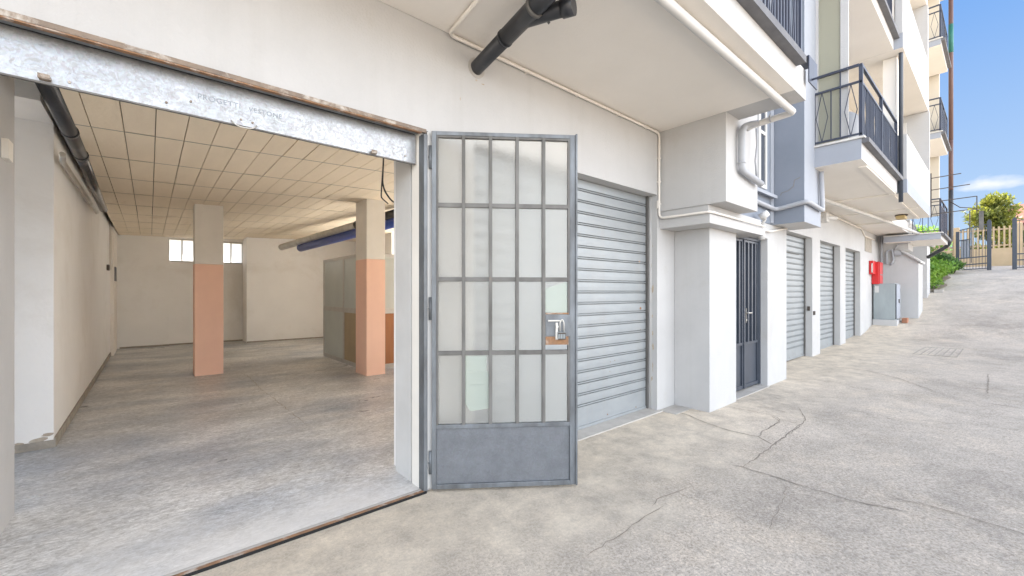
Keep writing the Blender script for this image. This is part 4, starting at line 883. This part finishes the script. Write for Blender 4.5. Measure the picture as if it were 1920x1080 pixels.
def leaves(mb, c, rad, n, size, aspect=(1, 1, 1), jit=.5, up=0):
    for _ in range(n):
        while True:
            p = Vector([random.uniform(-1, 1) for _ in range(3)])
            if .25 < p.length < 1: break
        q = Vector(c) + Vector((p.x * rad * aspect[0], p.y * rad * aspect[1], p.z * rad * aspect[2]))
        d = Vector([random.gauss(0, 1) for _ in range(3)]); d.z += up; d.normalize(); s_ = d.orthogonal().normalized(); s_.rotate(Matrix.Rotation(random.uniform(0, 6.28), 3, d))
        sz = size * random.uniform(.6, 1.5)
        mb._a([q - s_ * sz * .25, q + d * sz * .6 - s_ * sz * .1, q + d * sz * 1.1, q + s_ * sz * .28 + d * sz * .4], [(0, 1, 2, 3)])
def tree(name, base, h, r, mat, label, cat="tree", cl=46, n=260, size=.2, conic=.5, trunk=.14, low=.22):
    t = empty(name, base, label, cat); b = Vector(base)
    m = MB(); m.tube([b, b + Vector((.05, .03, h * .35)), b + Vector((-.04, .05, h * .8))], [trunk, trunk * .75, trunk * .2], 10)
    cr_ = MB(); limbs = []
    for k in range(cl):
        zf = random.uniform(low, 1.0); rr = r * (1 - conic * max(0, (zf - .35) / .65)) * random.uniform(.25, 1.0); a = random.uniform(0, 6.283)
        c_ = b + Vector((math.cos(a) * rr, math.sin(a) * rr, h * zf)); limbs.append(c_)
        leaves(cr_, c_, r * random.uniform(.16, .34), n, size, (1.2, 1.2, .85), up=.6)
    for c_ in limbs[:12]: m.tube([b + Vector((0, 0, max(.3, (c_.z - b.z) * .6))), c_], [trunk * .35, .02], 6)
    m.build("trunk", barkm, t); cr_.build("crown", mat, t); return t
tree("conifer_tree", (38.5, .35, gz(38.5) - .1), 4.25, 1.7, leaf_y, "bushy yellow-green tree rising behind the beige palisade fence beyond the gate", low=.04, conic=.7)
tree("garden_tree", (46, 3.9, gz(46) - .1), 3.6, 2.2, leaf_g, "lower green tree left of the yellow-green one beyond the gate", cl=18)
tree("garden_tree", (44, -2.8, gz(44) - .1), 3.6, 1.4, leaf_d, "dark green tree beside the orange roofed house", cl=14)
def shrub(p, h, r, mat, label, n=1500, size=.13):
    t = empty("shrub", p, label, "shrub", "green shrubs on the bank at the top of the ramp"); m = MB(); b = Vector(p)
    for k in range(9):
        a = random.uniform(0, 6.28); c_ = b + Vector((math.cos(a) * r * .6 * random.random(), math.sin(a) * r * .6 * random.random(), h * random.uniform(.25, .8)))
        leaves(m, c_, r * random.uniform(.35, .6), n // 9, size, (1, 1, .8), up=.8)
    m.build("foliage", mat, t)
    s_ = MB()
    for k in range(5): s_.tube([b, b + Vector((random.uniform(-r, r) * .5, random.uniform(-r, r) * .5, h * .7))], [.02, .006], 5)
    s_.build("stem", barkm, t)
SH = [((24.6, 2.1), .95, .55, leaf_g, "bright green shrub nearest the white end block"), ((25.8, 1.95), 1.1, .6, leaf_g, "second fresh green shrub along the bank beside the ramp"),
      ((27.2, 1.75), .9, .6, leaf_d, "low dark green shrub in front of the left gate leaf"), ((26.4, 3.0), 1.7, .8, leaf_g, "taller green shrub behind the row on the bank"),
      ((28.4, 2.9), 1.5, .8, leaf_d, "dark shrub at the back of the bank by the gate hinge post"), ((28.4, 1.45), .55, .45, leaf_d, "smallest dark shrub at the gate foot")]
for (x, y), h, r, mt, lb in SH: shrub((x, y, gsm(x) - .03), h * 1.25, r * 1.15, mt, lb, n=2600, size=.11)
m = MB(); 
for k in range(22):
    x = 24 + k * .3; m._a([(x, 1.55 + .1 * math.sin(k), gsm(x) + .004), (x + .3, 1.55 + .1 * math.sin(k + 1), gsm(x + .3) + .004), (x + .3, 5, gsm(x + .3) + .3), (x, 5, gsm(x) + .3)], [(0, 1, 2, 3)])
tag(m.build("earth_bank", asphalt_f), kind="structure")
m = MB()
for k in range(1800):
    x = random.uniform(24.2, 29.2); y = random.uniform(1.5, 3.2); z = gsm(x) + (y - 1.5) * .08; h = random.uniform(.05, .16); a = random.uniform(0, 6.28)
    m._a([(x - .01, y, z), (x + .01, y, z), (x + math.cos(a) * .05, y + math.sin(a) * .05, z + h)], [(0, 1, 2)])
tag(m.build("grass", grass_m), "rough grass growing on the bank beside the ramp", "grass", kind="stuff")
